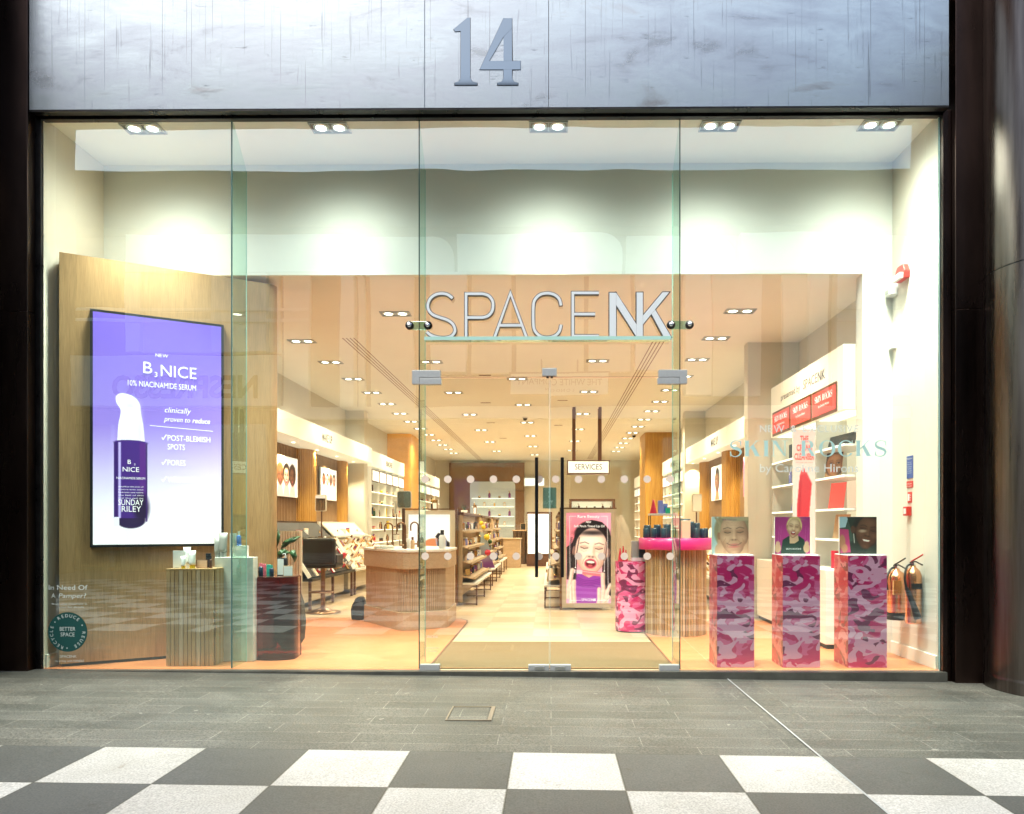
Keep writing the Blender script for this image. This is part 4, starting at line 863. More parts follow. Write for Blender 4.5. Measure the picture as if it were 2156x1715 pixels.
# vase and leaves behind the red plinth
t = thing('potted_plant', 'plant with broad dark green leaves in a dark oval vase behind the red plinth', 'plant', (-2.93, 1.12, 0))
mat('vase_olive', (.055, .05, .03), .85, noise=.4, nscale=22)
MB().lathe([(.0, .0), (.09, .01), (.155, .12), (.17, .3), (.15, .52), (.10, .68), (.085, .72)], -2.90, 1.12, .0, 24).build('vase', 'vase_olive', t)
def leaf(t, base, tip, wdt, droop, roll=0.):
    base, tip = Vector(base), Vector(tip); k = MB(); n = 10; vs = []; ctrl = (base + tip) / 2 + Vector((0, 0, droop)); side = (tip - base).cross(Vector((roll, -1, .35))).normalized()
    for i in range(n + 1):
        u = i / n; p_ = base * (1 - u) ** 2 + ctrl * 2 * u * (1 - u) + tip * u * u; wv = wdt * math.sin(PI * min(1, u * 1.02) ** .8) ** .8 * .5
        vs += [p_ - side * wv + Vector((0, .01, .015)) , p_ + Vector((0, 0, -.01)), p_ + side * wv + Vector((0, .01, .015))]
    fs = [(3 * i + j, 3 * i + j + 1, 3 * i + 4 + j, 3 * i + 3 + j) for i in range(n) for j in (0, 1)]
    k.add(vs, fs, True); o = k.build('leaf', 'leaf', t); md = o.modifiers.new('thick', 'SOLIDIFY'); md.thickness = .002
def q3(px, py, y): a = at(px, py, y); return (a[0], y, a[1])
def zq(a, b): return ((420 + a * .2041) / 1.18738, (1330 + b * .2041) / 1.18738)
for pts_, yy, bow in (([(1385, 215), (1392, 165), (1425, 110), (1500, 75), (1622, 52), (1575, 105), (1500, 150), (1430, 190)], 1.0, .04), ([(1347, 330), (1345, 290), (1352, 240), (1395, 213), (1450, 218), (1495, 262), (1440, 285), (1405, 300), (1380, 335)], .96, -.03),
    ([(1480, 255), (1530, 218), (1562, 240), (1580, 305), (1556, 378), (1532, 335), (1500, 285)], .93, .03), ([(1330, 200), (1335, 60), (1352, -40), (1372, 40), (1360, 130)], 1.08, .02)):
    P_ = [zq(*q) for q in pts_]; cx_ = sum(q[0] for q in P_) / len(P_); cy_ = sum(q[1] for q in P_) / len(P_)
    k = MB(); n = len(P_); vs = [q3(cx_, cy_, yy - abs(bow))] + [q3(*q, yy + bow * math.cos(i * 1.3)) for i, q in enumerate(smoothpts(P_ + [P_[0]], 4)[:-1])]; n = len(vs) - 1
    k.add(vs, [(0, 1 + i, 1 + (i + 1) % n) for i in range(n)], True); o = k.build('leaf', 'leaf', t); md = o.modifiers.new('thick', 'SOLIDIFY'); md.thickness = .003
for a_, b_ in (((1360, 420), (1388, 212)), ((1350, 420), (1350, 320)), ((1345, 420), (1340, 200))): MB().tube([q3(*zq(*a_), 1.05), q3(*zq(*b_), 1.0)], .005, 6).build('stem', 'leaf', t)

# things on the plinths
ytop = .952
def onp(kind, c1, c2, px, y, z, label, s=1., rz=0., sz_=1.): return product(kind, c1, c2, at(px, 1106, y)[0], y, z, s, rz, label, None, None, sz_)
onp('card', 'white_plastic', 'board_white', 377, .24, ytop, 'squat white box at the wall side of the slatted plinth top', .92, .2, 1.25)
onp('tube', 'white_plastic', 'yellow', 386, .18, ytop, 'small white tube with a yellow cap in front of the white box', .85, 0, .85)
onp('tube', 'white_plastic', 'white_plastic', 394, .27, ytop, 'all white tube at the back of the slatted plinth', 1.2, 0, 1.02)
onp('tube', 'white_plastic', 'yellow', 405, .2, ytop, 'largest white tube with a broad yellow cap on the slatted plinth', 1.15, 0, .9)
onp('card', 'trim_brown', 'pale_peach', 426, .24, ytop, 'wide brown compact with a peach front on the slatted plinth', .95, 0, .58)
onp('box', 'dark_metal', 'black_plastic', 439, .3, ytop, 'short dark box standing next to the brown compact', .75, 0, 1.6)
onp('bottle', 'brown_metal', 'black_plastic', 444, .22, ytop, 'slim brown stick bottle at the corner of the slatted plinth', .6, 0, 1.5)
for px, y, s_, lb in ((458, .42, 1.15, 'shorter grey squeeze tube on the pale concrete plinth'), (470, .42, 1.45, 'taller grey squeeze tube on the pale concrete plinth')): onp('tube', 'grey_tube', 'grey_tube', px, y, 1.055, lb, s_)
onp('box', 'concrete_green', 'concrete_green', 491, .42, 1.055, 'tall pale box on the concrete plinth behind the glass fin', 1.0, 0, 2.0)
onp('box', 'board_white', 'board_white', 510, .42, 1.055, 'low white cube under the blue bottle seen through the glass fin', 1.9, 0, .5)
onp('bottle', 'sky_blue', 'white_plastic', 503, .42, 1.17, 'small blue bottle standing on the white cube', .9, 0, 1.2)
zr = .85
onp('bottle', 'navy', 'pink', 549, .56, zr, 'navy bottle with a pink cap on the red plinth', 1.0, 0, 1.0); onp('box', 'pink', 'pink', 556, .63, zr, 'bright pink box behind the navy bottle', .62, 0, 1.65)
onp('box', 'teal', 'teal', 566, .62, zr, 'teal box in the middle of the red plinth', .72, 0, 1.35); onp('bottle', 'navy', 'teal', 572, .56, zr, 'navy bottle with a teal cap on the red plinth', .95, 0, .9)
for o_ in (PROD[('bottle', 'navy', 'pink')], PROD[('bottle', 'navy', 'teal')]): pass
onp('card', 'black_plastic', 'board_white', 591, .64, zr, 'tall dark box with a pale front at the back of the red plinth', .62, 0, 2.0); onp('pump', 'black_plastic', 'white_plastic', 601, .67, zr + .09, 'dark pump bottle with a white top raised behind the cream jar', .7)
onp('card', 'kraft', 'board_white', 607, .56, zr, 'small cream square box at the corner of the red plinth', .85, 0, .85)

# camouflage plinths with portraits
def portrait1():
    p = Pic(110, 110, 1., (188, 208, 210)); p.grad((180, 198, 200), (196, 216, 216)); p.ell(.62, .62, .56, .60, (150, 135, 105), .1); p.ell(.58, .35, .42, .52, (196, 150, 120), .1)
    face(p, .60, .50, .56, (214, 172, 142), None, 3, eyes='closed', tilt=.03); p.ell(.20, .1, .12, .18, (205, 160, 130), .3); p.ell(.95, .08, .10, .2, (200, 155, 125), .3)
    p.line([(.1, .98), (.22, .8), (.2, .6)], .06, (168, 150, 118)); p.line([(.3, 1.), (.6, .93), (.95, .95)], .1, (180, 162, 128))
    for i in range(4): p.line([(.38, .84 - i * .03), (.6, .86 - i * .03), (.82, .83 - i * .03)], .008, (165, 118, 90), .6)
    for sx_ in (-1, 1): p.line([(.6 + sx_ * .22, .42), (.6 + sx_ * .30, .3), (.6 + sx_ * .28, .2)], .012, (160, 110, 85), .7)
    return p
def portrait2():
    p = Pic(110, 110, 1., (152, 40, 112)); p.ell(.55, .5, .7, .6, (165, 50, 125), 1.); p.poly([(.16, 0), (.22, .38), (.38, .48), (.70, .48), (.84, .38), (.88, 0)], (28, 52, 44))
    p.poly([(.42, .28), (.42, .5), (.66, .5), (.68, .36), (.56, .28)], (196, 160, 128)); face(p, .54, .70, .27, (218, 184, 150), (205, 180, 120), 2, lips=(170, 70, 70), hairy=.95, eyes='closed', tilt=-.15)
    for x in (.08, .90):
        p.ell(x, .16, .09, .13, (210, 172, 138), .2); p.ell(x - .03, .28, .02, .06, (214, 176, 142), .3); p.ell(x + .01, .30, .02, .06, (214, 176, 142), .3); p.ell(x + .045, .28, .02, .05, (200, 160, 130), .3)
    for x in (.10, .16, .86, .93): p.line([(x, .38), (x + .02, .75)], .008, (215, 130, 190), .5)
    return p
def portrait3():
    p = Pic(110, 110, 1., (60, 78, 70)); p.poly([(0, .7), (0, 1), (.24, 1), (.16, .72)], (170, 195, 205)); p.poly([(0, 0), (.36, 0), (.36, .5), (.2, 1), (.45, 1), (1, 1), (1, 0)], (38, 46, 40)); p.ell(.42, .1, .3, .25, (30, 38, 34), .3)
    face(p, .76, .58, .46, (96, 62, 46), (28, 22, 20), 1, lips=(110, 55, 50), eyes='closed', tilt=-.2, hairy=1.05); p.ell(.36, .66, .06, .1, (82, 52, 40), .2); p.line([(.38, .54), (.40, .30)], .02, (190, 190, 180))
    p.poly([(.02, .02), (.30, .04), (.24, .66), (.0, .68)], (176, 60, 110)); p.ell(.07, .32, .09, .2, (170, 118, 90), .3); p.ell(.14, .15, .08, .12, (180, 125, 96), .3)
    p.ell(.62, .62, .1, .04, (165, 140, 120), 1.); return p
for i, (xa, xb, pf, cm, lb, who) in enumerate(((1.61, 1.97, portrait1, 'camo_a', 'nearest the doors', 'print of an older person smiling with closed eyes, on a camouflage plinth'), (2.245, 2.605, portrait2, 'camo_a', 'in the middle of the three', 'print of a laughing person on a magenta background, on a camouflage plinth'), (2.875, 3.25, portrait3, 'camo_b', 'nearest the extinguishers', 'print of a smiling dark skinned person, on a camouflage plinth'))):
    t = thing('camouflage_plinth', 'square pink camouflage plinth %s' % lb, 'plinth', ((xa + xb) / 2, .29, 0), 'pink camouflage plinths')
    rz = 0; y0, y1 = .11, .46
    MB().box(xa, xb, y0 + .0, y1, 0, 1.082).build('body', cm, t, bev=.002)
    MB().add([(xa - .001, y0, 0), (xa - .001, y1, 0), (xa - .001, y1, 1.082), (xa - .001, y0, 1.082)], [(0, 1, 2, 3)]).build('side_reflection', 'camo_reflection', t); MB().box(xa + .002, xb - .002, y0 + .002, y1, 1.083, 1.09).build('top', 'board_white', t, bev=.001)  # sheet on the side face carries the painted reddish reflection
    pa, pb = ((1.60, 1.965), (2.225, 2.575), (2.865, 3.235))[i]
    t2 = thing('portrait_board', who, 'picture', ((pa + pb) / 2, .3, 1.09))
    MB().box(pa, pb, .30, .318, 1.092, 1.462).build('board', 'board_white', t2); pf().build('print', 'printed', (pa + .001, .2985, 1.093), (pb - pa - .002, 0, 0), (0, 0, .368), t2)
    if i < 2:
        k = MB()
        if i == 0: text2d(k, 'SKIN ROCKS', (pa + pb) / 2 - .01, 1.425, .14, .014, front(.296), align='c'); k.build('lettering', 'plum', t2, fixn=False)
        else: text2d(k, 'SKIN ROCKS', (pa + pb) / 2 + .01, 1.135, .15, .016, front(.296), align='c'); k.build('lettering', 'text_white', t2, fixn=False)
    if i < 2: MB().cyl(pa + .01, .296, 1.0915, 1.0945, .004, 8).build('foot', 'chrome', t2)

# pink camouflage cylinder and the round reeded counter with a pink rim
t = thing('camouflage_cylinder', 'round pink camouflage drum beside the reeded counter', 'plinth', (1.065, 2.65, 0), 'pink camouflage plinths')
MB().cyl(1.065, 2.62, .012, .905, .222, 48).build('body', 'camo_b', t); MB().cyl(1.065, 2.62, 0, .012, .21, 40).build('foot', 'black_plastic', t); MB().cyl(1.065, 2.62, .9055, .91, .221, 48).build('top', 'pink_gloss', t)
t = thing('round_counter', 'round reeded oak counter with a broad glossy pink rim', 'counter', (1.60, 2.42, 0))
MB().cyl(1.60, 2.42, 0, 1.07, .36, 48).build('core', 'wood_dark', t)
for i in range(64):
    a = 2 * PI * i / 64
    if math.sin(a) > .55: continue
    MB().lathe([(.0175, 0), (.0175, 1.07)], 1.60 + .37 * math.cos(a), 2.42 + .37 * math.sin(a), 0.002, 8).build('slat', ('oak_slat', 'oak_pale', 'wood_rib', 'oak_slat')[i * 5 % 4], t)
MB().lathe([(.0, 0), (.47, 0), (.472, .003), (.472, .14), (.46, .146), (0, .146)], 1.60, 2.42, 1.072, 64).build('rim', 'pink_gloss', t)
zt = 1.219
g = 'dark blue canisters on the pink counter'
for x, y, s_ in ((1.20, 2.30, 1.), (1.29, 2.2, 1.05), (1.40, 2.13, 1.05), (1.24, 2.46, 1.35), (1.36, 2.4, 1.4), (1.47, 2.3, 1.45), (1.80, 2.12, 1.0), (1.9, 2.2, 1.0), (1.97, 2.35, 1.), (1.85, 2.38, 1.6), (1.68, 2.2, 2.0), (1.76, 2.32, 1.75)):
    product('can', 'navy2' if (x * 10) % 2 < 1 else 'navy', 'navy2', x, y, zt, s_ * .78, rnd.random(), 'dark blue canister among others on the pink rimmed counter', None, g, .85)
t = thing('display_riser', 'black wire riser with a pale top on the pink counter', 'riser', (1.45, 2.55, zt))
MB().box(1.28, 1.62, 2.5, 2.7, zt + .285, zt + .31).build('top', 'frame_cream', t, bev=.003)
for x in (1.29, 1.61):
    for y in (2.51, 2.69): MB().cyl(x, y, zt, zt + .285, .006, 8).build('leg', 'black_metal', t)
zz = zt + .31
product('cone', 'hot_red', 'hot_red', 1.335, 2.58, zz, 1.0, 0, 'dark pink cone bottle on the wire riser'); product('box', 'lilac', 'lilac', 1.43, 2.6, zz, 1.1, .1, 'lilac box on the wire riser', None, None, 1.3); product('box', 'green_box', 'green_box', 1.52, 2.55, zz, 1.1, 0, 'small green box on the wire riser', None, None, .55)
product('box', 'lilac', 'sky_blue', 1.50, 2.64, zz, 1., 0, 'second lilac box behind the green one', None, None, 1.1)
product('box', 'pale_peach', 'pale_peach', 1.66, 2.06, zt, 1.9, 0, 'plain cream block at the front of the pink counter', None, None, .95)
t = thing('stacked_boxes', 'pair of dark slate boxes on a white block on the pink drum', 'box', (1.14, 2.6, .91)); MB().box(1.05, 1.25, 2.52, 2.68, .911, .955).build('block', 'white_plastic', t, bev=.002); MB().box(1.05, 1.14, 2.54, 2.66, .956, 1.17).build('box', 'grey_tube', t, bev=.002); MB().box(1.145, 1.235, 2.53, 2.65, .956, 1.18).build('box', 'navy2', t, bev=.002)
for i, (x, h) in enumerate(((.90, 1.), (.945, 1.15), (.985, .85))): product('cone', 'hot_red', 'red', x, 2.55 + i * .05, .91, .62, 0, 'red cone bottle in the trio on the pink drum', None, 'red cone bottles on the pink drum', 1.5 * h)

# ---------------------------------------------------------------- fire equipment on the side wall
def extinguisher(x, y, z, r, h, label, horn):
    t = thing('fire_extinguisher', label, 'extinguisher', (x, y, z))
    MB().lathe([(0, 0), (r * .9, 0), (r, .012), (r, h * .86), (r * .8, h * .94), (r * .36, h), (r * .3, h + .02)], x, y, z, 26).build('cylinder', 'copper', t)
    if not horn: MB().lathe([(r + .002, 0), (r + .002, .075)], x, y, z - .01, 26).build('base_ring', 'black_plastic', t)
    MB().cyl(x, y, z + h + .01, z + h + .05, .02, 12).build('valve', 'chrome', t)
    MB().tube([(x - .02, y + .02, z + h + .045), (x, y - .05, z + h + .06), (x + .015, y - .15, z + h + .03)], .008, 8).build('handle', 'black_plastic', t); MB().tube([(x - .01, y + .02, z + h + .055), (x + .01, y - .05, z + h + .09), (x + .03, y - .13, z + h + .13)], .008, 8).build('lever', 'red' if horn else 'black_plastic', t)
    MB().tube(smoothpts([(x - .01, y, z + h + .03), (x - .07, y - .02, z + h + .01), (x - r - .03, y - .05, z + h - .1), (x - r - .02, y - .06, z + h - .2)], 5), .011, 8).build('hose', 'black_plastic', t)
    if horn: MB().tube([(x - r - .02, y - .06, z + h - .2), (x - r + .03, y - .08, z + h - .34), (x - r + .08, y - .09, z + h - .5)], .03, 14, [.018, .028, .038]).build('horn', 'black_plastic', t); MB().box(x - r * .6, x + r * .6, y - r - .003, y - r + .02, z + h * .62, z + h * .72).build('label', 'black_plastic', t)
    else: MB().box(x - r * .75, x + r * .1, y - r - .002, y - r + .03, z + h * .5, z + h * .80).build('label', 'gold', t)
extinguisher(3.605, .32, .40, .077, .56, 'slim copper coloured extinguisher with a black horn, nearest the glass', True)
extinguisher(3.588, .64, .41, .096, .50, 'wider copper coloured extinguisher with a black base, beside a camouflage plinth', False)
def plate(y0, y1, z0, z1, m, name, label, cat, txt=None, extra=None):
    t = thing(name, label, cat, (XR - .004, (y0 + y1) / 2, z0)); MB().box(XR - .006, XR - .0005, y0, y1, z0, z1).build('plate', m, t); f = lambda u, v: (XR - .0068, u, v); k = MB()
    for a in (txt or []):
        vs, fs = glyphs(a[0], 0.); mn = min(q[0] for q in vs); mx = max(q[0] for q in vs); sc = a[3] / (mx - mn); kk = a[4] / .73
        k.add([f(a[1] - (q[0] - mn) * sc, a[2] + q[1] * kk) for q in vs], fs)
    if extra: extra(k)
    if k.v: k.build('lettering', 'text_white', t, fixn=False)
    return t
pl_ = lambda u0, u1, z0, z1: lambda k: k.box(XR - .0078, XR - .0064, u0, u1, z0, z1)
plate(.49, .62, 1.86, 2.09, 'blue', 'fire_action_sign', 'blue fire action notice with white lines on the extinguisher wall', 'sign', [('Fire action', .61, 2.055, .11, .02)] + [(w_, .60, 2.02 - i * .022, .085, .009) for i, w_ in enumerate(('Sound the alarm', 'Dial 999', 'Leave the building', 'Close all doors', 'Do not stop', 'Assembly point'))])
plate(.49, .62, 1.765, 1.83, 'red', 'extinguisher_notice', 'narrow red strip notice under the blue fire action notice', 'sign', [('Carbon dioxide', .61, 1.80, .10, .014), ('Electrical fires', .61, 1.775, .10, .010)])
plate(.515, .60, 1.61, 1.72, 'red', 'call_point_sign', 'small red and white sign above the red fire alarm call point', 'sign', [('Fire', .555, 1.68, .035, .016), ('call', .555, 1.655, .03, .014), ('point', .555, 1.63, .035, .014)], pl_(.56, .59, 1.63, 1.70))
t = thing('fire_call_point', 'square red fire alarm call point below its small red sign', 'alarm', (XR - .03, .565, 1.48)); MB().box(XR - .05, XR, .52, .61, 1.475, 1.57).build('body', 'red', t, bev=.006); MB().box(XR - .053, XR - .0505, .54, .59, 1.495, 1.55).build('glass', 'sign_white', t)
t = thing('alarm_sounder', 'red and white fire alarm sounder high on the side wall', 'alarm', (XR - .05, .66, 3.96))
MB().yprism([(.56, 3.93), (.76, 3.93), (.78, 4.0), (.72, 4.08), (.60, 4.08), (.55, 4.0)], XR - .06, XR).build('housing', 'red', t, bev=.006); MB().yprism([(.57, 3.925), (.75, 3.925), (.76, 3.985), (.565, 3.985)], XR - .10, XR - .061).build('beacon', 'white_plastic', t, bev=.006)
t = thing('sensor_box', 'white boxy motion sensor beside the alarm sounder', 'sensor', (XR - .05, .87, 3.86)); MB().box(XR - .09, XR, .82, .93, 3.83, 4.0).build('body', 'white_plastic', t, bev=.01); MB().box(XR - .095, XR - .0905, .84, .91, 3.85, 3.89).build('lens', 'grey_tube', t)
t = thing('door_contact_box', 'slim white box fixed low under the motion sensor', 'sensor', (XR - .03, .9, 3.3)); MB().box(XR - .04, XR, .87, .93, 3.30, 3.52).build('body', 'white_plastic', t, bev=.006); MB().box(XR - .05, XR, .85, .94, 3.27, 3.299).build('cap', 'white_plastic', t, bev=.004)

# ---------------------------------------------------------------- white shelving unit with red SKIN ROCKS signs
XU, XB, YA, YZ = 3.26, 3.66, 1.20, 3.90
t = thing('tall_shelf_unit', 'tall white lit shelving unit with three red signs under its fascia', 'shelving', (3.4, 2.5, 0))
MB().box(XU, XB, YA, YZ, 2.67, 3.40).build('fascia', 'lit_white', t, bev=.004); MB().box(XB, XB + .02, YA, YZ, .88, 3.40).build('back_panel', 'shelf_white_glow', t)
for i in range(4): y = YA + .005 + i * (YZ - YA - .02) / 3 if i else YZ - .02; MB().box(XU + .02, XB, y, y + .014, .886, 2.668).build('divider', 'white_lam', t) if i else None
for zz in (2.29, 1.945, 1.57, 1.22): MB().box(XU + .01, XB, YA, YZ - .03, zz - .024, zz).build('shelf', 'white_lam', t); MB().box(XU + .004, XU + .0095, YA, YZ - .03, zz - .024, zz).build('light_strip', 'shelf_glow', t)
MB().box(XU + .06, XU + .30, YA + .05, YZ - .1, 2.662, 2.668).build('light_strip', 'shelf_glow', t)
MB().box(3.05, XB, 1.16, YZ, .05, .88).build('cabinet', 'white_lam', t, bev=.006); MB().box(3.08, XB, 1.2, YZ, .0, .05).build('plinth', 'black_plastic', t)
k = MB(); 
def sidef(X): return lambda u, v: (X, -u, v)     # reads correctly when seen from the middle of the shop: u grows towards the street
f = sidef(XU - .003)
text2d(k, 'presented by', -3.42, 3.14, .80, .085, f, bold=.006); text2d(k, 'SPACE', -2.50, 3.13, .50, .115, f, bold=-.004); text2d(k, 'NK', -1.98, 3.13, .24, .115, f, bold=.02); k.build('lettering', 'text_dark', t, fixn=False)
for i in range(3):
    ya = 1.37 + i * .82; q = MB().box(XU - .012, XU - .0005, ya, ya + .78, 2.675, 3.02).build('sign_frame', 'bronze', t); MB().box(XU - .016, XU - .0125, ya + .02, ya + .76, 2.71, 2.99).build('sign_face', 'sign_red', q) if 'sign_red' in M else (mat('sign_red', (.72, .07, .06), .4, emit=(.9, .1, .08), es=.45), MB().box(XU - .016, XU - .0125, ya + .02, ya + .76, 2.71, 2.99).build('sign_face', 'sign_red', q))
    k = MB(); serif_text(k, 'SKIN ROCKS', -(ya + .67), 2.87, .56, .075, sidef(XU - .018), .1); text2d(k, 'by Caroline Hirons', -(ya + .55), 2.80, .34, .03, sidef(XU - .018)); k.build('lettering', 'text_glow', q, fixn=False)
t = thing('hanging_banner', 'tall pale banner reading THE CREAM CLEANSER with a red bottle on it', 'banner', (3.0, 1.76, .93)); xa, xb = 2.885, 3.150
p = Pic(26, 150, .265 / 1.6, (232, 205, 196)); A_ = .265 / 1.6; p.poly([(.02, .0), (.09, .0), (.14, .60), (.10, .68), (.05, .66), (.03, .45)], (205, 50, 62)); p.poly([(.05, .66), (.075, .72), (.10, .68)], (214, 66, 70)); p.poly([(.02, 0), (.045, 0), (.065, .66), (.045, .6)], (186, 36, 52)); p.poly([(.09, 0), (.16, .0), (.12, .3)], (240, 222, 214))
p.build('print', 'printed', (xa, 1.7585, .92), (xb - xa, 0, 0), (0, 0, 1.6), t); MB().box(xa, xb, 1.76, 1.768, .92, 2.52).build('board', 'board_white', t)
k = MB(); f = front(1.756); c_ = (xa + xb) / 2; text2d(k, 'THE', c_, 2.37, .10, .075, f, bold=.03, align='c'); text2d(k, 'CREAM', c_, 2.265, .185, .075, f, bold=.03, align='c'); text2d(k, 'CLEANSER', c_, 2.16, .235, .075, f, bold=.03, align='c'); text2d(k, 'for a gentle daily cleanse', c_, 2.12, .2, .012, f, align='c'); k.build('lettering', 'sign_red', t, fixn=False)
t = thing('leaning_picture', 'face print leaning on the shelf behind the word ROCKS', 'picture', (3.36, 1.7, 1.945)); p = Pic(24, 34, .7, (190, 150, 110)); face(p, .38, .5, .5, (196, 140, 96), (60, 38, 26), 0); p.build('print', 'printed', (3.33, 1.95, 1.95), (.10, -.25, 0), (.03, 0, .30), t); MB().add([(3.331, 1.951, 1.949), (3.431, 1.701, 1.949), (3.461, 1.701, 2.25), (3.361, 1.951, 2.25), (3.341, 1.956, 1.949), (3.441, 1.706, 1.949), (3.471, 1.706, 2.25), (3.371, 1.956, 2.25)], [(0, 1, 2, 3), (4, 7, 6, 5), (0, 4, 5, 1), (1, 5, 6, 2), (2, 6, 7, 3), (3, 7, 4, 0)]).build('board', 'pale_peach', t)
def lean(name, label, y0, y1, z, h, c, cat='card', x=3.36):
    o = MB().add([(x, y1, z), (x + .06, y0, z), (x + .10, y0, z + h), (x + .04, y1, z + h), (x + .01, y1 + .004, z), (x + .07, y0 + .004, z), (x + .11, y0 + .004, z + h), (x + .05, y1 + .004, z + h)], [(0, 1, 2, 3), (4, 7, 6, 5), (0, 4, 5, 1), (1, 5, 6, 2), (2, 6, 7, 3), (3, 7, 4, 0)]).build(name, c, loc=(x, y0, z)); return tag(o, label, cat)
lean('leaning_card', 'red card leaning on the third shelf of the white unit', 1.62, 1.92, 1.575, .31, 'sign_red'); lean('leaning_card', 'blue card leaning at the far end of the white unit', 3.1, 3.3, 1.575, .28, 'lilac')
lean('leaning_card', 'tan card leaning on the lowest shelf of the white unit', 1.5, 1.78, 1.225, .28, 'tan'); lean('leaning_card', 'black card lying on the top shelf of the white unit', 1.3, 1.95, 2.295, .15, 'black_plastic')
product('box', 'navy', 'navy2', 3.4, 3.35, 2.295, 1.8, PI / 2, 'dark box at the far end of the top shelf of the white unit'); product('box', 'navy', 'lilac', 3.40, 3.3, 1.95, 1.9, PI / 2, 'dark box with a lilac front on the second shelf of the white unit', None, None, .8); product('bottle', 'lilac', 'lilac', 3.32, 3.18, 1.95, 1.3, 0, 'lilac bottle beside the dark box on the white unit')
product('box', 'hot_red', 'red', 3.3, 1.5, .88, 1.7, .3, 'red box standing on the low white cabinet')

# ================================================================ THE SHOP INTERIOR
def fascia_text(txt, X, ys, z, h, wtot, left):
    """lettering on a fascia along the shop side: left wall reads towards the back, right wall towards the street"""
    k = MB(); fr = (lambda u, v: (X + .003, u, v)) if left else (lambda u, v: (X - .003, -u, v))
    text2d(k, txt, ys if left else -ys, z, wtot, h, fr, bold=.02, align='c'); return k
def rib_wall(t, X, y0, y1, z0, z1, sgn, m='wood_rib', pitch=.075, name='ribbed_panel'):
    k = MB(); k.box(min(X, X - sgn * .02), max(X, X - sgn * .02), y0, y1, z0, z1); n = int((y1 - y0) / pitch)
    for i in range(n): y = y0 + (i + .5) * (y1 - y0) / n; k.box(min(X, X + sgn * .022), max(X, X + sgn * .022), y - pitch * .3, y + pitch * .3, z0, z1)
    k.build(name, m, t)
def spot(par, x, y, z, e, ang=110, col=(1, .78, .5), size=.05):
    kx = ('s', e, ang, col)
    if kx not in LD: ld = bpy.data.lights.new('lamp', 'SPOT'); ld.energy = e * INT; ld.spot_size = R(ang); ld.spot_blend = .6; ld.shadow_soft_size = size; ld.color = col; LD[kx] = ld
    l = bpy.data.objects.new('lamp_light', LD[kx]); COL.objects.link(l); l.parent = par; l.location = Vector((x, y, z)) - wloc(par)
def make_up_wall(left):
    s = 1 if left else -1; XW = XL if left else XR; XF = XL + .63 if left else XR - .47; y0, y1 = (3.6, 10.38) if left else (4.16, 10.58)
    side = 'basin' if left else 'pink counter'
    t = thing('make_up_wall', 'ribbed wood wall under the white MAKE UP fascia on the %s side' % side, 'wall display', (XW + s * .2, (y0 + y1) / 2, 0))
    MB().box(min(XW, XF), max(XW, XF), y0, y1, 2.84, 3.20).build('fascia', 'lit_white', t, bev=.004)
    yt = 6.9 if left else 7.5
    fascia_text('MAKE UP', XF, yt, 2.95, .15, .62, left).build('lettering', 'text_dark', t, fixn=False)
    rib_wall(t, XW + s * .05, y0, y1, 1.0, 2.838, s)
    for i in range(5):
        y = y0 + 1.0 + i * 1.32; q = MB().lathe([(.03, -.003), (.0, -.004)], XW + s * .33, y, 2.838, 12).build('spotlight', 'downlight_small', t); spot(t, XW + s * .30, y, 2.82, 26)
    cols = ((6.82, 7.62), (9.45, 10.0)) if left else ((7.1, 7.95), (9.8, 10.4))
    for ya, yb in cols:
        k = MB(); n = 10; pts = []
        cy_ = (ya + yb) / 2; rr = (yb - ya) / 2
        for i in range(n * 4 + 1): a = PI * i / (n * 4); r_ = rr * (1 - (.05 if i % 2 else 0)); pts.append((XW + s * (.07 + math.sin(a) * r_ * .55), cy_ - math.cos(a) * r_))
        MB().prism(pts, 1.0, 2.83).build('fluted_column', 'wood_gold', t)
    return t
def poster(left, y0, y1, z0, z1, label, bgc, heads, mt='printed_lit'):
    X = XL + .095 if left else XR - .095; s = 1 if left else -1
    t = thing('lightbox_poster', label, 'poster', (X, (y0 + y1) / 2, z0)); MB().box(min(X, X + s * .03), max(X, X + s * .03), y0, y1, z0, z1).build('casing', 'white_plastic', t, bev=.003)
    A_ = (y1 - y0) / (z1 - z0); p = Pic(int(46 * A_), 46, A_, bgc)
    for h in heads:
        if len(h) > 6: p.poly([(h[0] - h[2] * .9, 0), (h[0] - h[2] * .5, h[1] - h[2] * .8), (h[0] + h[2] * .5, h[1] - h[2] * .8), (h[0] + h[2] * .9, 0)], h[6])
        face(p, h[0], h[1], h[2], h[3], h[4], h[5])
    u = s * 1
    if left: p.build('print', mt, (X + .0315, y0 + .01, z0 + .01), (0, y1 - y0 - .02, 0), (0, 0, z1 - z0 - .02), t)
    else: p.build('print', mt, (X - .0315, y1 - .01, z0 + .01), (0, -(y1 - y0 - .02), 0), (0, 0, z1 - z0 - .02), t)
sk = [(222, 168, 140), (150, 95, 68), (236, 190, 165), (110, 68, 50)]; hr = [(40, 26, 22), (30, 20, 18), (150, 95, 50), (25, 18, 16)]
make_up_wall(True); make_up_wall(False)
poster(True, 5.35, 6.74, 1.885, 2.62, 'glowing poster with several faces, the one nearer the oak wall', (255, 244, 240), [(.25 + i * .42, .5, .24, sk[i % 4], hr[(i + 1) % 4], (1, 0, 2, 0)[i], (235, 190, 180)) for i in range(4)])
poster(True, 8.12, 9.24, 1.91, 2.585, 'glowing poster with small faces above the round edged mirror', (255, 250, 246), [(.30 + i * .36, .62, .17, sk[(i + 1) % 4], hr[i % 4], 0, (250, 225, 215)) for i in range(4)])
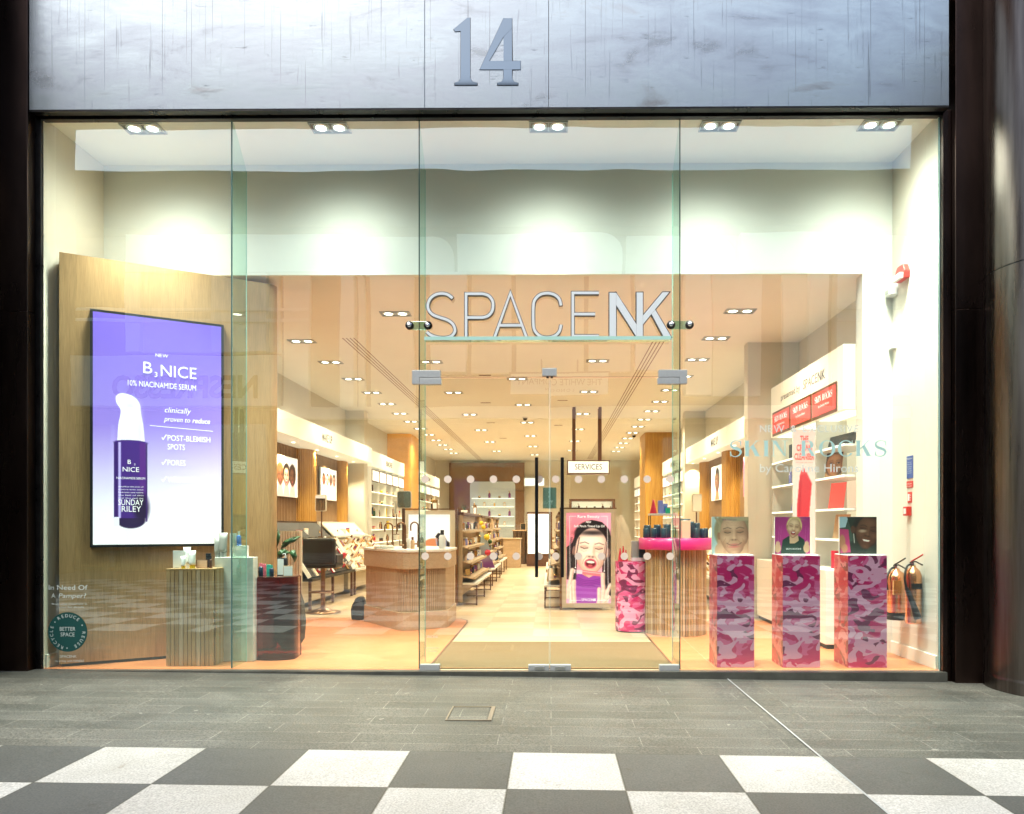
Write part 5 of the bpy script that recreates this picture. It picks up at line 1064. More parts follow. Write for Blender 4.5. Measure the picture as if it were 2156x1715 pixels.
poster(False, 8.15, 9.35, 1.91, 2.66, 'glowing poster of a person with round dark hair on the pink counter side', (252, 246, 244), [(.75, .52, .30, (120, 74, 52), (24, 18, 16), 0, (190, 120, 80))])
poster(False, 5.15, 6.62, 1.90, 2.64, 'glowing poster of a wide eyed face on pink beside the cream pier', (238, 120, 180), [(.62, .50, .40, (240, 205, 196), (235, 110, 170), 0, (240, 205, 196))])

# make-up testers: sloping lit trays on a low table
def tester_unit(y0, y1, dark, label, left=True):
    s = 1 if left else -1; XW = XL if left else XR
    t = thing('make_up_stand', label, 'display stand', (XW + s * .6, (y0 + y1) / 2, 0)); fm = 'black_plastic' if dark else 'frame_cream'
    X = lambda d: XW + s * d
    b = lambda k, a, c, *r: k.box(min(X(a), X(c)), max(X(a), X(c)), *r)
    b(MB(), .1, 1.05, y0, y1, .47, .515).build('table_top', 'black_plastic' if dark else 'white_lam', t, bev=.003); b(MB(), .1, .85, y0 + .1, y1 - .1, .10, .47).build('base', 'frame_cream', t)
    for y in (y0 + .06, (y0 + y1) / 2, y1 - .06): b(MB(), .97, 1.01, y - .02, y + .02, 0, .468).build('leg', 'brown_metal', t)
    p0, p1 = Vector((1.0, .53)), Vector((.62, 1.12))
    def slope(u, o=0.): q = p0 + (p1 - p0) * u; nn = Vector((.84, .54)); q = q + nn * o; return X(q.x), q.y
    k = MB(); a = slope(0); c = slope(1); a2, c2 = slope(0, -.03), slope(1, -.03); k.xprism([a, c, c2, a2], y0 + .02, y1 - .02); k.build('tray_panel', fm, t)
    for y in (y0 + .01, y1 - .03, (y0 + y1) / 2 - .012):
        k = MB(); k.xprism([slope(0, .03), slope(1, .03), slope(1, -.031), slope(0, -.031)], y, y + .024); k.build('tray_edge', 'lit_white', t)
    b(MB(), .30, .68, y0 + .02, y1 - .02, 1.13, 1.16).build('glass_shelf', 'opp_glass' if dark else 'white_lam', t)
    k = MB(); k.xprism([(X(.58), 1.165), (X(.32), 1.42), (X(.28), 1.42), (X(.54), 1.165)], y0 + .1, y1 - .1); k.build('upper_panel', fm, t); b(MB(), .10, .30, y0, y1, .52, 1.45).build('back_panel', 'wood_dark' if dark else 'white_lam', t)
    cs = (('kraft', 'text_white'), ('gold', 'gold'), ('hot_red', 'white_plastic'), ('white_plastic', 'pale_peach')) if dark else (('pale_peach', 'white_plastic'), ('frame_cream', 'brown_metal'), ('gold', 'white_plastic'), ('wood_gold', 'plum'))
    lb = 'small make-up item on the sloping %s tray on the %s side' % ('black' if dark else 'cream', 'basin' if left else 'pink counter')
    g = lb.replace('small make-up item', 'make-up items')
    n = int((y1 - y0) / .19)
    for r_ in range(4):
        for i in range(n):
            if rnd.random() < .12: continue
            u = .1 + r_ * .235; x, z = slope(u, .002); y = y0 + .1 + (i + .5) * (y1 - y0 - .2) / n
            kd = ('lipstick', 'palette', 'box', 'bottle', 'lipstick')[(i + r_ * 2) % 5]; c = cs[(i * 3 + r_) % 4]
            o = product(kd, c[0], c[1], x, y, z, 1.45 if kd != 'box' else 1.1, 0, lb, 'make-up', g)
            o.rotation_euler = (0, -s * R(57) + (PI / 2 * 0) + s * R(90), 0) if kd != 'palette' else (0, s * R(57), 0)
    for i in range(n // 2):
        product(('jar', 'bottle', 'card', 'can')[i % 4], cs[i % 4][0], cs[i % 4][1], X(.5), y0 + .2 + i * .38, 1.16, .9, 0, lb.replace('sloping %s tray' % ('black' if dark else 'cream'), 'shelf above the %s tray' % ('black' if dark else 'cream')), 'make-up', g)
tester_unit(4.75, 7.35, True, 'black make-up stand with sloping white edged trays behind the bar stool'); tester_unit(7.45, 10.1, False, 'cream make-up stand with sloping trays beyond the black one')
tester_unit(4.6, 8.2, False, 'cream make-up stand with sloping trays on the pink counter side', False)
# cream fluted end panel
t = thing('fluted_end_panel', 'low cream fluted panel closing the make-up stands next to the plant', 'panel', (-4.0, 4.0, 0)); k = MB(); k.box(-4.86, -3.75, 3.97, 4.03, 0, 1.29)
for i in range(27): x = -3.77 - i * .04; k.lathe([(.014, 0), (.014, 1.28)], x, 3.965, .005, 8)
k.build('panel', 'frame_cream', t)
def stand_mirror(x, y, z, label, ztab, rz=0., w_=.115, h_=.15):
    t = thing('counter_mirror', label, 'mirror', (x, y, z)); k = MB(); pts = []
    def rr(w_, h_, r_): return [(sx_ * (w_ - r_) + r_ * math.cos(a), sz_ * (h_ - r_) + r_ * math.sin(a)) for sx_, sz_, a0 in ((1, 1, 0), (-1, 1, 90), (-1, -1, 180), (1, -1, 270)) for a in [R(a0 + q * 18) for q in range(6)]]
    k.xprism([(x + a, z + b) for a, b in rr(w_, h_, .03)], y - .012, y + .012); k.build('frame', 'frame_cream', t); MB().xprism([(x + a, z + b) for a, b in rr(w_ - .012, h_ - .012, .022)], y - .0145, y - .0125).build('glass', 'mirror', t)
    MB().cyl(x, y + .02, ztab, z - h_ + .02, .012, 10).build('stem', 'brown_metal', t); MB().cyl(x, y + .02, ztab, ztab + .015, .07, 20).build('foot', 'brown_metal', t); t.rotation_euler = (0, 0, rz)
stand_mirror(-3.78 - .4, 6.3, 1.78, 'round cornered mirror standing over the black make-up trays', 1.16, R(-18)); stand_mirror(2.42, 5.2, 1.75, 'dark round cornered mirror over the pink counter side stand', 1.16, R(10), .085)
stand_mirror(-3.6, 10.0, 1.78, 'narrow mirror standing near the skincare shelves', 1.16, R(-60))

# ---------------------------------------------------------------- bar stool, bag, basin counter
t = thing('bar_stool', 'black padded bar stool with a round bronze foot in front of the make-up stands', 'stool', (-3.60, 4.55, 0))
MB().lathe([(.0, 0), (.27, 0), (.272, .012), (.16, .035), (.06, .075), (.04, .09)], -3.60, 4.55, 0, 40).build('foot', 'bronze', t); MB().cyl(-3.60, 4.55, .08, .70, .036, 20).build('column', 'bronze', t)
k = MB(); k.tube([(-3.60 + .19 * math.cos(2 * PI * i / 24), 4.47 + .13 * math.sin(2 * PI * i / 24), .33) for i in range(25)], .012, 8); k.box(-3.79, -3.41, 4.455, 4.485, .322, .338); k.build('footrest', 'bronze', t)
MB().box(-3.85, -3.37, 4.45, 4.90, .70, .80).build('seat', 'leather', t, bev=.035); MB().box(-3.87, -3.36, 4.36, 4.46, .76, 1.18).build('backrest', 'leather', t, bev=.04)
MB().box(-3.86, -3.80, 4.45, 4.78, .78, .95).build('armrest', 'leather', t, bev=.025); MB().box(-3.42, -3.35, 4.45, 4.82, .78, .92).build('armrest', 'leather', t, bev=.025)
t = thing('handbag', 'soft black drawstring bag left on the floor against the basin counter', 'bag', (-2.82, 3.75, 0))
k = MB(); k.xprism(smoothpts([(-2.915, .02), (-2.92, .10), (-2.885, .22), (-2.86, .30), (-2.80, .335), (-2.74, .31), (-2.725, .2), (-2.72, .08), (-2.735, .015), (-2.82, .0), (-2.915, .02)], 3)[:-1], 3.66, 3.80); k.build('body', 'leather', t, bev=.03)
k = MB(); k.xprism(smoothpts([(-2.90, .0), (-2.91, .05), (-2.88, .085), (-2.77, .08), (-2.73, .05), (-2.74, .0), (-2.90, .0)], 3)[:-1], 3.645, 3.82); k.build('pocket', 'black_plastic', t, bev=.015)
MB().tube(smoothpts([(-2.80, 3.65, .31), (-2.87, 3.63, .24), (-2.90, 3.63, .14), (-2.885, 3.64, .07)], 5), .009, 6).build('strap', 'leather', t)
t = thing('basin_counter', 'angular oak counter with washbasin taps, fluted below a deep rim', 'counter', (-2.0, 3.4, 0))
outl = [(-2.69, 3.53), (-2.02, 2.60), (-1.93, 2.545), (-1.84, 2.56), (-1.39, 2.86), (-1.39, 3.75), (-1.9, 4.35), (-2.69, 4.1)]
cc = Vector((-2.03, 3.4)); ins = lambda d: [tuple(cc + (Vector(p) - cc) * (1 - d)) for p in outl]
MB().prism(ins(.0), .0, .235).build('plinth', 'oak_flat', t, bev=.003); MB().prism(ins(.0), .80, 1.02).build('rim', 'oak_flat', t, bev=.003); MB().prism(ins(-.015), 1.021, 1.055).build('worktop', 'white_lam', t, bev=.004)
MB().prism(ins(.07), .2355, .7995).build('core', 'oak_pale', t)
inp = [Vector(p) for p in ins(.055)]; k = MB()
for i in range(len(inp)):
    a_, b_ = inp[i], inp[(i + 1) % len(inp)]; L_ = (b_ - a_).length; n = max(1, int(L_ / .03))
    if i in (5, 6): continue
    for j_ in range(n): q = a_ + (b_ - a_) * ((j_ + .5) / n); k.lathe([(.0115, 0), (.0115, .563)], q.x, q.y, .236, 6)
k.build('fluting', 'oak_pale', t)
def faucet(x, y, z, label, s_=1.):
    t = thing('faucet', label, 'tap', (x, y, z)); pts = [(x, y, z), (x, y, z + .22 * s_)] + [(x - .055 + .055 * math.cos(a), y, z + .27 * s_ + .055 * math.sin(a)) for a in [R(q) for q in range(0, 181, 20)]] + [(x - .11, y, z + .21 * s_)]
    MB().tube(pts, .0115, 10).build('spout', 'bronze', t); MB().cyl(x, y, z, z + .09, .019, 14).build('body', 'bronze', t); MB().tube([(x, y, z + .05), (x - .075, y, z + .052)], .012, 8).tube([(x - .075, y, z + .04), (x - .075, y, z + .12)], .008, 8).build('lever', 'bronze', t)
faucet(-2.24, 3.35, 1.055, 'bronze swan neck tap at the wall side of the basin counter', 1.1); faucet(-1.98, 2.95, 1.055, 'biggest bronze swan neck tap at the front of the basin counter', 1.12); faucet(-1.94, 3.7, 1.055, 'bronze swan neck tap at the back, partly behind the front one', 1.15)
product('pump', 'white_plastic', 'white_plastic', -2.05, 3.5, 1.055, .95, 0, 'white pump bottle between the taps'); product('pump', 'grey_tube', 'white_plastic', -1.82, 3.3, 1.055, 1.05, .4, 'pale green pump bottle beside the front tap'); product('bottle', 'tan', 'trim_brown', -1.90, 3.05, 1.055, 1.2, 0, 'brown labelled bottle at the foot of the front tap')
product('bottle', 'white_plastic', 'black_plastic', -1.50, 3.1, 1.055, 1.9, 0, 'tall clear bottle near the end of the basin counter')
t = thing('folded_cloths', 'soft white folded cloths lying by the wall side tap', 'cloth', (-2.3, 3.15, 1.055))
for i in range(3): MB().lathe([(0, 0), (.05, .002), (.055, .02), (.035, .045), (0, .052)], -2.42 + i * .1, 3.2 - i * .04, 1.056, 14).build('cloth', 'white_wall', t)
t = thing('vanity_mirror', 'round cornered tilting mirror on a brown post over the basin counter', 'mirror', (-2.05, 3.2, 1.4)); cx, cz = -2.045, 1.735
pts = [(cx + sx_ * .072 + .03 * math.cos(a), cz + sz_ * .092 + .03 * math.sin(a)) for sx_, sz_, a0 in ((1, 1, 0), (-1, 1, 90), (-1, -1, 180), (1, -1, 270)) for a in [R(a0 + q * 18) for q in range(6)]]
MB().xprism(pts, 3.19, 3.21).build('frame', 'frame_cream', t); pt2 = [(cx + (a - cx) * .9, cz + (b - cz) * .92) for a, b in pts]; MB().xprism(pt2, 3.187, 3.1895).build('glass', 'mirror', t); MB().box(cx - .035, cx + .005, 3.211, 3.24, 1.055, 1.66).build('post', 'brown_metal', t)

# ---------------------------------------------------------------- lit shelving along both sides
def shelf_wall(left, y0, y1, txt, label, amber=False):
    s = 1 if left else -1; XW = XL if left else XR; dF = .56 if left else .47; XF = XW + s * dF
    t = thing('shelf_wall', label, 'shelving', (XW + s * .3, (y0 + y1) / 2, 0)); X = lambda d: XW + s * d
    b = lambda a, c, *r: MB().box(min(X(a), X(c)), max(X(a), X(c)), *r)
    b(0, dF, y0, y1, 2.80, 3.18).build('fascia', 'lit_white', t, bev=.004); b(dF - .29, dF - .26, y0, y1, .5, 2.8).build('back_panel', 'amber' if amber else 'shelf_white_glow', t); b(.0, dF, y0, y1, 0, .72).build('cabinet', 'white_lam', t, bev=.004)
    if txt: fascia_text(txt, XF, (y0 + y1) / 2 - .1, 2.93, .13, .75, left).build('lettering', 'text_dark', t, fixn=False)
    n = 5; dy = (y1 - y0) / n
    for i in range(n):
        q = b(dF - .05, dF - .01, y0 + i * dy + .04, y0 + (i + 1) * dy - .04, 2.44, 2.74).build('header_box', 'bronze', t)
        b(dF - .0095, dF - .004, y0 + i * dy + .06, y0 + (i + 1) * dy - .06, 2.465, 2.715).build('light_panel', 'lightbox_warm', q)
    for i in range(n + 1): b(dF - .259, dF - .02, max(y0, y0 + i * dy - .01), min(y1, y0 + i * dy + .01), .72, 2.8).build('divider', 'white_lam', t)
    for z in (.95, 1.27, 1.59, 1.91, 2.2):
        b(dF - .259, dF - .02, y0 + .011, y1 - .011, z - .02, z).build('shelf', 'white_lam', t); b(dF - .0195, dF - .015, y0 + .011, y1 - .011, z - .02, z).build('light_strip', 'shelf_glow', t)
    cs = [('trim_brown', 'text_dark'), ('kraft', 'brown_metal'), ('yellow', 'yellow'), ('grey_tube', 'white_plastic'), ('pale_peach', 'hot_red'), ('leaf', 'gold'), ('brown_metal', 'black_plastic'), ('navy', 'gold')]
    g = 'products on ' + label.split(' ', 1)[1]
    g = 'products on the shelves ' + ('beyond' if amber else 'before') + ' the gold wood pillar, ' + ('basin side' if left else 'pink counter side')
    for zi, z in enumerate((.95, 1.27, 1.59, 1.91, 2.2)):
        for i in range(n):
            for j_ in range(3):
                if rnd.random() < .18: continue
                c = cs[rnd.randrange(8)]; kd = ('bottle', 'box', 'tube', 'jar', 'pump', 'palette', 'cone')[rnd.randrange(7)]
                if kd in ('pump', 'cone') or (z > 2.1 and kd == 'tube'): kd = 'jar' if z > 2.1 else 'bottle'
                product(kd, c[0], c[1], X(dF - .11), y0 + (i + .2 + j_ * .3) * dy, z, 1.25 + rnd.random() * .3, rnd.random() * .6, 'small product on the lit shelves %s the gold wood pillar on the %s side' % ('beyond' if amber else 'before', 'basin' if left else 'pink counter'), 'product', g)
    for i in range(2): spot(t, X(.9), y0 + (i + .5) * (y1 - y0) / 2, 2.9, 14, 120)  # spots added without fittings to brighten the shelves
shelf_wall(True, 10.72, 14.6, 'SKINCARE', 'lit white skincare shelves before the gold wood pillar on the basin side'); shelf_wall(False, 10.92, 14.3, 'SKINCARE', 'lit white skincare shelves before the gold wood pillar on the pink counter side')
shelf_wall(True, 16.4, 21.5, 'HAIRCARE', 'lit shelves with amber backs beyond the gold wood pillar on the basin side', True); shelf_wall(False, 16.2, 21.5, 'BODY', 'lit shelves with amber backs beyond the gold wood pillar on the pink counter side', True)
for x0, x1, y, lb in ((XL, -4.18, 14.85, 'big gold wood clad pillar between the shelves on the basin side'), (2.76, XR, 14.55, 'big gold wood clad pillar between the shelves on the pink counter side')):
    r_ = .12; pts = []
    q = [(x0, y), (x1, y), (x1, y + 1.3), (x0, y + 1.3)]
    inner = (x1, 1) if x0 < 0 else (x0, -1)
    if x0 < 0: pts = [(x0, y)] + [(x1 - r_ + r_ * math.sin(a), y + r_ - r_ * math.cos(a)) for a in [R(15 * i) for i in range(7)]] + [(x1, y + 1.3), (x0, y + 1.3)]
    else: pts = [(x1, y), (x1, y + 1.3), (x0, y + 1.3)] + [(x0 + r_ - r_ * math.cos(a), y + r_ - r_ * math.sin(a)) for a in [R(15 * i) for i in range(7)]]
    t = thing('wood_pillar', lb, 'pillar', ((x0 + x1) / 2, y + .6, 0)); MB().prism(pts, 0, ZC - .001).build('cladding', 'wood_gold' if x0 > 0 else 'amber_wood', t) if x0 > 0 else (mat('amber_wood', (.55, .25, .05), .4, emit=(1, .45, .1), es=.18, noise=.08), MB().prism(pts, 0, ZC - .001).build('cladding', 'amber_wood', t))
    spot(t, x1 + .5 if x0 < 0 else x0 - .5, y - .5, 3.9, 22, 100)  # bare spot added to brighten the pillar, no fitting hangs there

# ---------------------------------------------------------------- centre gondolas
def gondola(x0, x1, y0, y1, right_face, label, lit=False, n_t=4):
    """x0..x1 body; trays on the aisle side (+x if right_face)"""
    s = 1 if right_face else -1; XB_ = x1 - .12 if right_face else x0 + .12
    t = thing('gondola', label, 'display gondola', ((x0 + x1) / 2, (y0 + y1) / 2, 0))
    X = lambda d: XB_ + s * d
    MB().box(x0 + .1, x1 - .1, y0 + .04, y1 - .04, .12, 1.55).build('core', 'oak_pale', t); MB().box(x0, x1 if right_face else x1, y0, y1, 1.555, 1.60).build('top', 'brown_metal', t, bev=.003)
    for yy in (y0 + .02, y1 - .02): MB().box(x0 + .02, x1 - .02, yy - .018, yy + .018, .06, 1.55).build('end_panel', 'oak_pale', t)
    zs_ = (1.30, 1.02, .76, .50)
    for i in range(n_t):
        z = zs_[i]; d = .16 + .05 * i
        k = MB(); k.xprism([(X(0), z), (X(d), z - .06), (X(d), z - .015), (X(d - .015), z - .015), (X(d - .015), z - .04), (X(0), z + .03)], y0 + .05, y1 - .05); q = k.build('tray', 'oak_pale', t)
        MB().box(min(X(.002), X(.012)), max(X(.002), X(.012)), y0 + .06, y1 - .06, z + .14, z + .16).build('light_strip', 'shelf_glow', t)
    a, b = min(X(-.05), X(.36)), max(X(-.05), X(.36)); k = MB().box(a, b, y0 + .05, y1 - .05, .35, .385).build('table_top', 'white_lam', t)
    for yy in (y0 + .07, (y0 + y1) / 2, y1 - .07):
        k = MB(); xx = X(.34); k.box(xx - .012, xx + .012, yy - .012, yy + .012, 0, .349).box(min(xx, X(.0)), max(xx, X(.0)), yy - .012, yy + .012, .01, .03); k.build('leg', 'brown_metal', t)
    for i in range(n_t):
        z = zs_[i]; m = int((y1 - y0) / .19)
        for j_ in range(m):
            if rnd.random() < .08: continue
            c = [('lilac', 'white_plastic'), ('plum', 'gold'), ('brown_metal', 'black_plastic'), ('pale_peach', 'tan'), ('grey_tube', 'text_white'), ('black_plastic', 'gold')][rnd.randrange(6)]
            product(('box', 'bottle', 'card', 'jar', 'tube', 'can')[rnd.randrange(6)], c[0], c[1], X(.08 + .03 * i), y0 + .2 + j_ * (y1 - y0 - .4) / max(1, m - 1), z + .0, .8, rnd.random(), 'small product on the trays of the ' + label.split(' with')[0], 'product', 'products on the ' + label.split(' with')[0])
    return t
gondola(-2.45, -1.50, 5.56, 8.6, True, 'oak gondola behind the glowing white panel'); gondola(-2.45, -1.55, 9.6, 12.2, True, 'second oak gondola beyond the blue leaf shaped panel'); gondola(-2.45, -1.6, 13.4, 15.8, True, 'farthest oak gondola before the wooden block counters')
gondola(.12, 1.0, 5.08, 8.4, False, 'oak gondola behind the pink lip oil poster'); gondola(.12, 1.0, 9.8, 12.8, False, 'second oak gondola beyond the pink poster')
# lit end panels
t = thing('lit_end_panel', 'glowing white display panel in a cream frame behind the basin counter', 'light box', (-2.07, 5.5, 0)); x0, x1 = -2.52, -1.63
k = MB(); [k.box(*q) for q in ((x0, x1, 5.46, 5.53, .03, .13), (x0, x1, 5.46, 5.53, 1.56, 1.63), (x0, x0 + .09, 5.46, 5.53, .131, 1.559), (x1 - .09, x1, 5.46, 5.53, .131, 1.559))]; k.build('frame', 'frame_cream', t); MB().box(x1 + .001, x1 + .04, 5.455, 5.55, .02, 1.64).box(x0, x1 + .04, 5.455, 5.55, 1.641, 1.66).build('trim', 'bronze', t)
p = Pic(60, 120, .5, (232, 240, 255)); p.ell(.25, .55, .4, .6, (246, 250, 255), 1.); p.ell(.30, .64, .12, .075, (200, 126, 86), .2); p.poly(smoothpts([(.26, 0), (.28, .3), (.33, .55), (.36, .70), (.42, .74), (.47, .68), (.5, .60), (.5, 0)], 3), (24, 22, 28)); p.ell(.37, .735, .045, .03, (22, 20, 26), .2)
for i in range(7): p.line([(.33 + .02 * i, .70), (.37 + .012 * i, .50 - .01 * i), (.42 + .01 * i, .25), (.40, 0)], .012, (40, 44, 60) if i % 2 else (150, 160, 190))
p.line([(.33, .74), (.36, .775), (.40, .76), (.385, .72)], .015, (22, 20, 26)); p.poly([(.40, .02), (.5, .06), (.5, .16), (.44, .14)], (205, 120, 80))
p.build('picture', 'printed_screen', (x0 + .09, 5.5, .13), (x1 - x0 - .18, 0, 0), (0, 0, 1.43), t); MB().box(x0 + .08, x1 - .08, 5.503, 5.54, .125, 1.565).build('casing', 'white_plastic', t)
t = thing('lit_poster', 'glowing pink poster of a laughing woman in purple with a lip oil', 'poster', (.62, 5.0, 0)); x0, x1 = .18, 1.05
k = MB(); [k.box(*q) for q in ((x0, x1, 4.98, 5.05, .03, .10), (x0, x1, 4.98, 5.05, 1.58, 1.64), (x0, x0 + .07, 4.98, 5.05, .101, 1.579), (x1 - .07, x1, 4.98, 5.05, .101, 1.579))]; k.build('frame', 'frame_cream', t); MB().box(x0 - .04, x0 - .001, 4.985, 5.07, .0, 1.66).box(x0 - .04, x1 + .02, 4.985, 5.07, 1.641, 1.665).build('trim', 'bronze', t); MB().box(x0 + .06, x1 - .06, 5.023, 5.06, .095, 1.585).build('casing', 'white_plastic', t)
A_ = .73 / 1.48; p = Pic(150, 300, A_, (244, 170, 200)); p.ell(.1, .7, .25, .3, (250, 130, 150), 1.)
def Q(x, y): return (x - 290) / 610 * A_, 1 - (y - 220) / 1265.
H1 = (26, 20, 24); p.poly([Q(430, 470), Q(500, 370), Q(640, 318), Q(780, 350), Q(870, 450), Q(905, 560), Q(905, 1400), Q(780, 1300), Q(780, 700), Q(450, 500), Q(430, 1100), Q(400, 1180), Q(300, 1150), Q(295, 700), Q(370, 640)], H1)
a, b = Q(640, 520); p.ell(a, b, .19, .15, H1, .15)
c = Q(632, 765); p.poly([Q(540, 950), Q(700, 950), Q(720, 1120), Q(520, 1120)], (206, 150, 130)); face(p, c[0], c[1], .262, (250, 212, 196), None, 2, lips=(206, 76, 104), eyes='closed', tilt=-.07, light=(-.2, .4), amb=.76); blob(p, *Q(650, 500), .13, .022, H1, .9)
p.poly([Q(420, 1090), Q(480, 1060), Q(540, 1100), Q(600, 1130), Q(660, 1100), Q(765, 1100), Q(770, 1290), Q(700, 1480), Q(430, 1480), Q(400, 1250)], (150, 60, 172))
for i in range(5): p.line([Q(420, 1105 + i * 26), Q(520, 1160 + i * 24), Q(640, 1172 + i * 22), Q(760, 1140 + i * 26)], .008, (104, 36, 130), .7); blob(p, *Q(600, 1260 + i * 40), .12, .012, (176, 92, 196), .35)
p.poly([Q(520, 1050), Q(600, 1130), Q(690, 1070), Q(640, 1040)], (228, 176, 160)); p.poly([Q(390, 1010), Q(540, 1020), Q(780, 1055), Q(775, 1112), Q(560, 1085), Q(395, 1062)], (236, 120, 134)); p.poly([Q(390, 1010), Q(510, 1022), Q(510, 1080), Q(395, 1062)], (214, 205, 222)); p.line([Q(400, 1025), Q(770, 1072)], .008, (255, 200, 205), .8)
g_ = random.Random(5)
for i in range(60): x_ = g_.uniform(300, 440) if i % 2 else g_.uniform(800, 900); p.line([Q(x_ + 40, 560), Q(x_, 800), Q(x_ - 10, 1150)], .004, (70, 56, 60), .45)
for pts_ in ([(372, 1020), (350, 1150), (320, 1280), (310, 1400)], [(395, 1180), (390, 1300), (400, 1450)], [(350, 1250), (360, 1480)], [(790, 1080), (790, 1200), (800, 1300), (790, 1420)], [(740, 1290), (740, 1480)], [(895, 1230), (850, 1320), (830, 1480)], [(870, 1400), (800, 1480)]):
    p.line([Q(*q) for q in pts_], .045, (246, 212, 198)); p.line([Q(q[0] + 14, q[1]) for q in pts_], .008, (214, 160, 142), .8)
for q0 in ((418, 850), (812, 900)): p.line([Q(*q0), Q(q0[0] - 3, q0[1] + 130)], .005, (235, 225, 235)); c = Q(q0[0] - 3, q0[1] + 135); p.ell(c[0], c[1], .007, .007, (255, 255, 255), .3)
p.line([Q(425, 268), Q(335, 268), Q(345, 1445), Q(495, 1445)], .004, (255, 245, 250), .9); p.line([Q(760, 268), Q(850, 268), Q(865, 1445), Q(715, 1445)], .004, (255, 245, 250), .9)
p.build('picture', 'printed_screen', (x0 + .07, 5.02, .10), (.73, 0, 0), (0, 0, 1.48), t)
k = MB(); f = front(5.0165); cxp = x0 + .435; text2d(k, 'Rare Beauty', cxp, 1.50, .36, .045, f, bold=.01, align='c'); text2d(k, 'NEW', cxp - .0, 1.415, .085, .03, f, bold=.02, align='c'); text2d(k, 'Soft Pinch Tinted Lip Oil', cxp + .01, 1.345, .50, .036, f, bold=.01, align='c'); text2d(k, 'SPACE', cxp - .04, .135, .15, .042, f, align='c'); text2d(k, 'NK', cxp + .088, .135, .085, .042, f, bold=.03, align='c'); k.build('lettering', 'text_glow', t, fixn=False)
# leaf shaped divider between gondolas
t = thing('printed_divider', 'blue and purple leaf shaped panel with flowers between the gondolas', 'panel', (-1.6, 9.0, 0)); k = MB(); k.yprism([(8.75, .12)] + smoothpts([(8.72, .5), (8.72, 1.5), (8.9, 1.56), (9.35, 1.2), (9.5, .8), (9.4, .3)], 4) + [(9.3, .12)], -1.60, -1.585)
p = Pic(30, 60, .5, (140, 160, 180)); 
k = MB(); pts = [(-1.78, .42)] + smoothpts([(-1.80, .7), (-1.80, 1.5), (-1.70, 1.58), (-1.50, 1.25), (-1.36, .95), (-1.28, .6), (-1.22, .45)], 4); k.xprism(pts, 9.0, 9.02)
def f_div(nt, b):
    tc = N(nt, 'ShaderNodeTexCoord'); sp = N(nt, 'ShaderNodeSeparateXYZ'); nt.links.new(tc.outputs['Object'], sp.inputs[0]); mr = N(nt, 'ShaderNodeMapRange'); mr.inputs[1].default_value = .4; mr.inputs[2].default_value = 1.6; nt.links.new(sp.outputs[2], mr.inputs[0])
    cr = ramp(nt, [(.12, (.16, .03, .18)), (.25, (.25, .20, .28)), (.5, (.30, .36, .38)), (.9, (.50, .46, .30))]); nt.links.new(mr.outputs[0], cr.inputs[0]); nt.links.new(cr.outputs[0], b.inputs['Base Color'])
custom('divider_print', f_div, .5); k.build('panel', 'divider_print', t)
for i, (x, z, m, r_) in enumerate(((-1.52, 1.42, 'yellow', .05), (-1.47, 1.33, 'yellow', .05), (-1.40, 1.12, 'yellow', .07), (-1.33, 1.02, 'leaf', .05), (-1.38, .78, 'hot_red', .07), (-1.2, .66, 'navy', .06), (-1.72, 1.5, 'yellow', .04))): MB().lathe([(0, 0), (r_, -.01), (r_ * .5, -.03), (0, -.035)], x, 8.998, z, 7, False, 'y').build('flower', m, t)

# SERVICES sign on two posts
t = thing('hanging_sign', 'white SERVICES sign box hanging from the ceiling on two brown posts', 'sign', (.86, 9.95, 2.56))
MB().box(.37, 1.35, 9.9, 10.25, 2.555, 2.87).build('casing', 'brown_metal', t, bev=.003); MB().box(.395, 1.325, 9.893, 9.8995, 2.58, 2.845).build('face', 'lightbox_warm', t); k = MB(); text2d(k, 'SERVICES', .86, 2.655, .62, .125, front(9.89), align='c'); k.build('lettering', 'dark_lens', t, fixn=False)
for x in (.53, 1.13):
    for y in (9.93, 10.2): MB().box(x - .035, x + .035, y - .02, y + .02, 2.871, ZC - .001).build('post', 'brown_metal', t)
# door notice
t = thing('door_notice', 'grey green notice plate fixed behind the meeting edge of the doors', 'notice', (.0, .04, 1.5)); x0, z0 = at(1143, 1071, .03); x1, z1 = at(1171.5, 1027, .03); MB().box(x0, x1, .03, .036, z0, z1).build('plate', 'notice_green', t, bev=.001) if 'notice_green' in M else (mat('notice_green', (.20, .32, .27), .45), MB().box(x0, x1, .03, .036, z0, z1).build('plate', 'notice_green', t, bev=.001))
k = MB(); cxn = x0 + .085; k.xprism([(cxn - .014, z0 + .075), (cxn + .014, z0 + .075), (cxn + .002, z0 + .055), (cxn + .002, z0 + .035), (cxn - .002, z0 + .035), (cxn - .002, z0 + .055)], .026, .0285); 
for i in range(3): k.box(x0 + .055, x0 + .06, .026, .0285, z0 + .06 + i * .045, z0 + .075 + i * .045)
k.build('pictogram', 'vinyl', t)

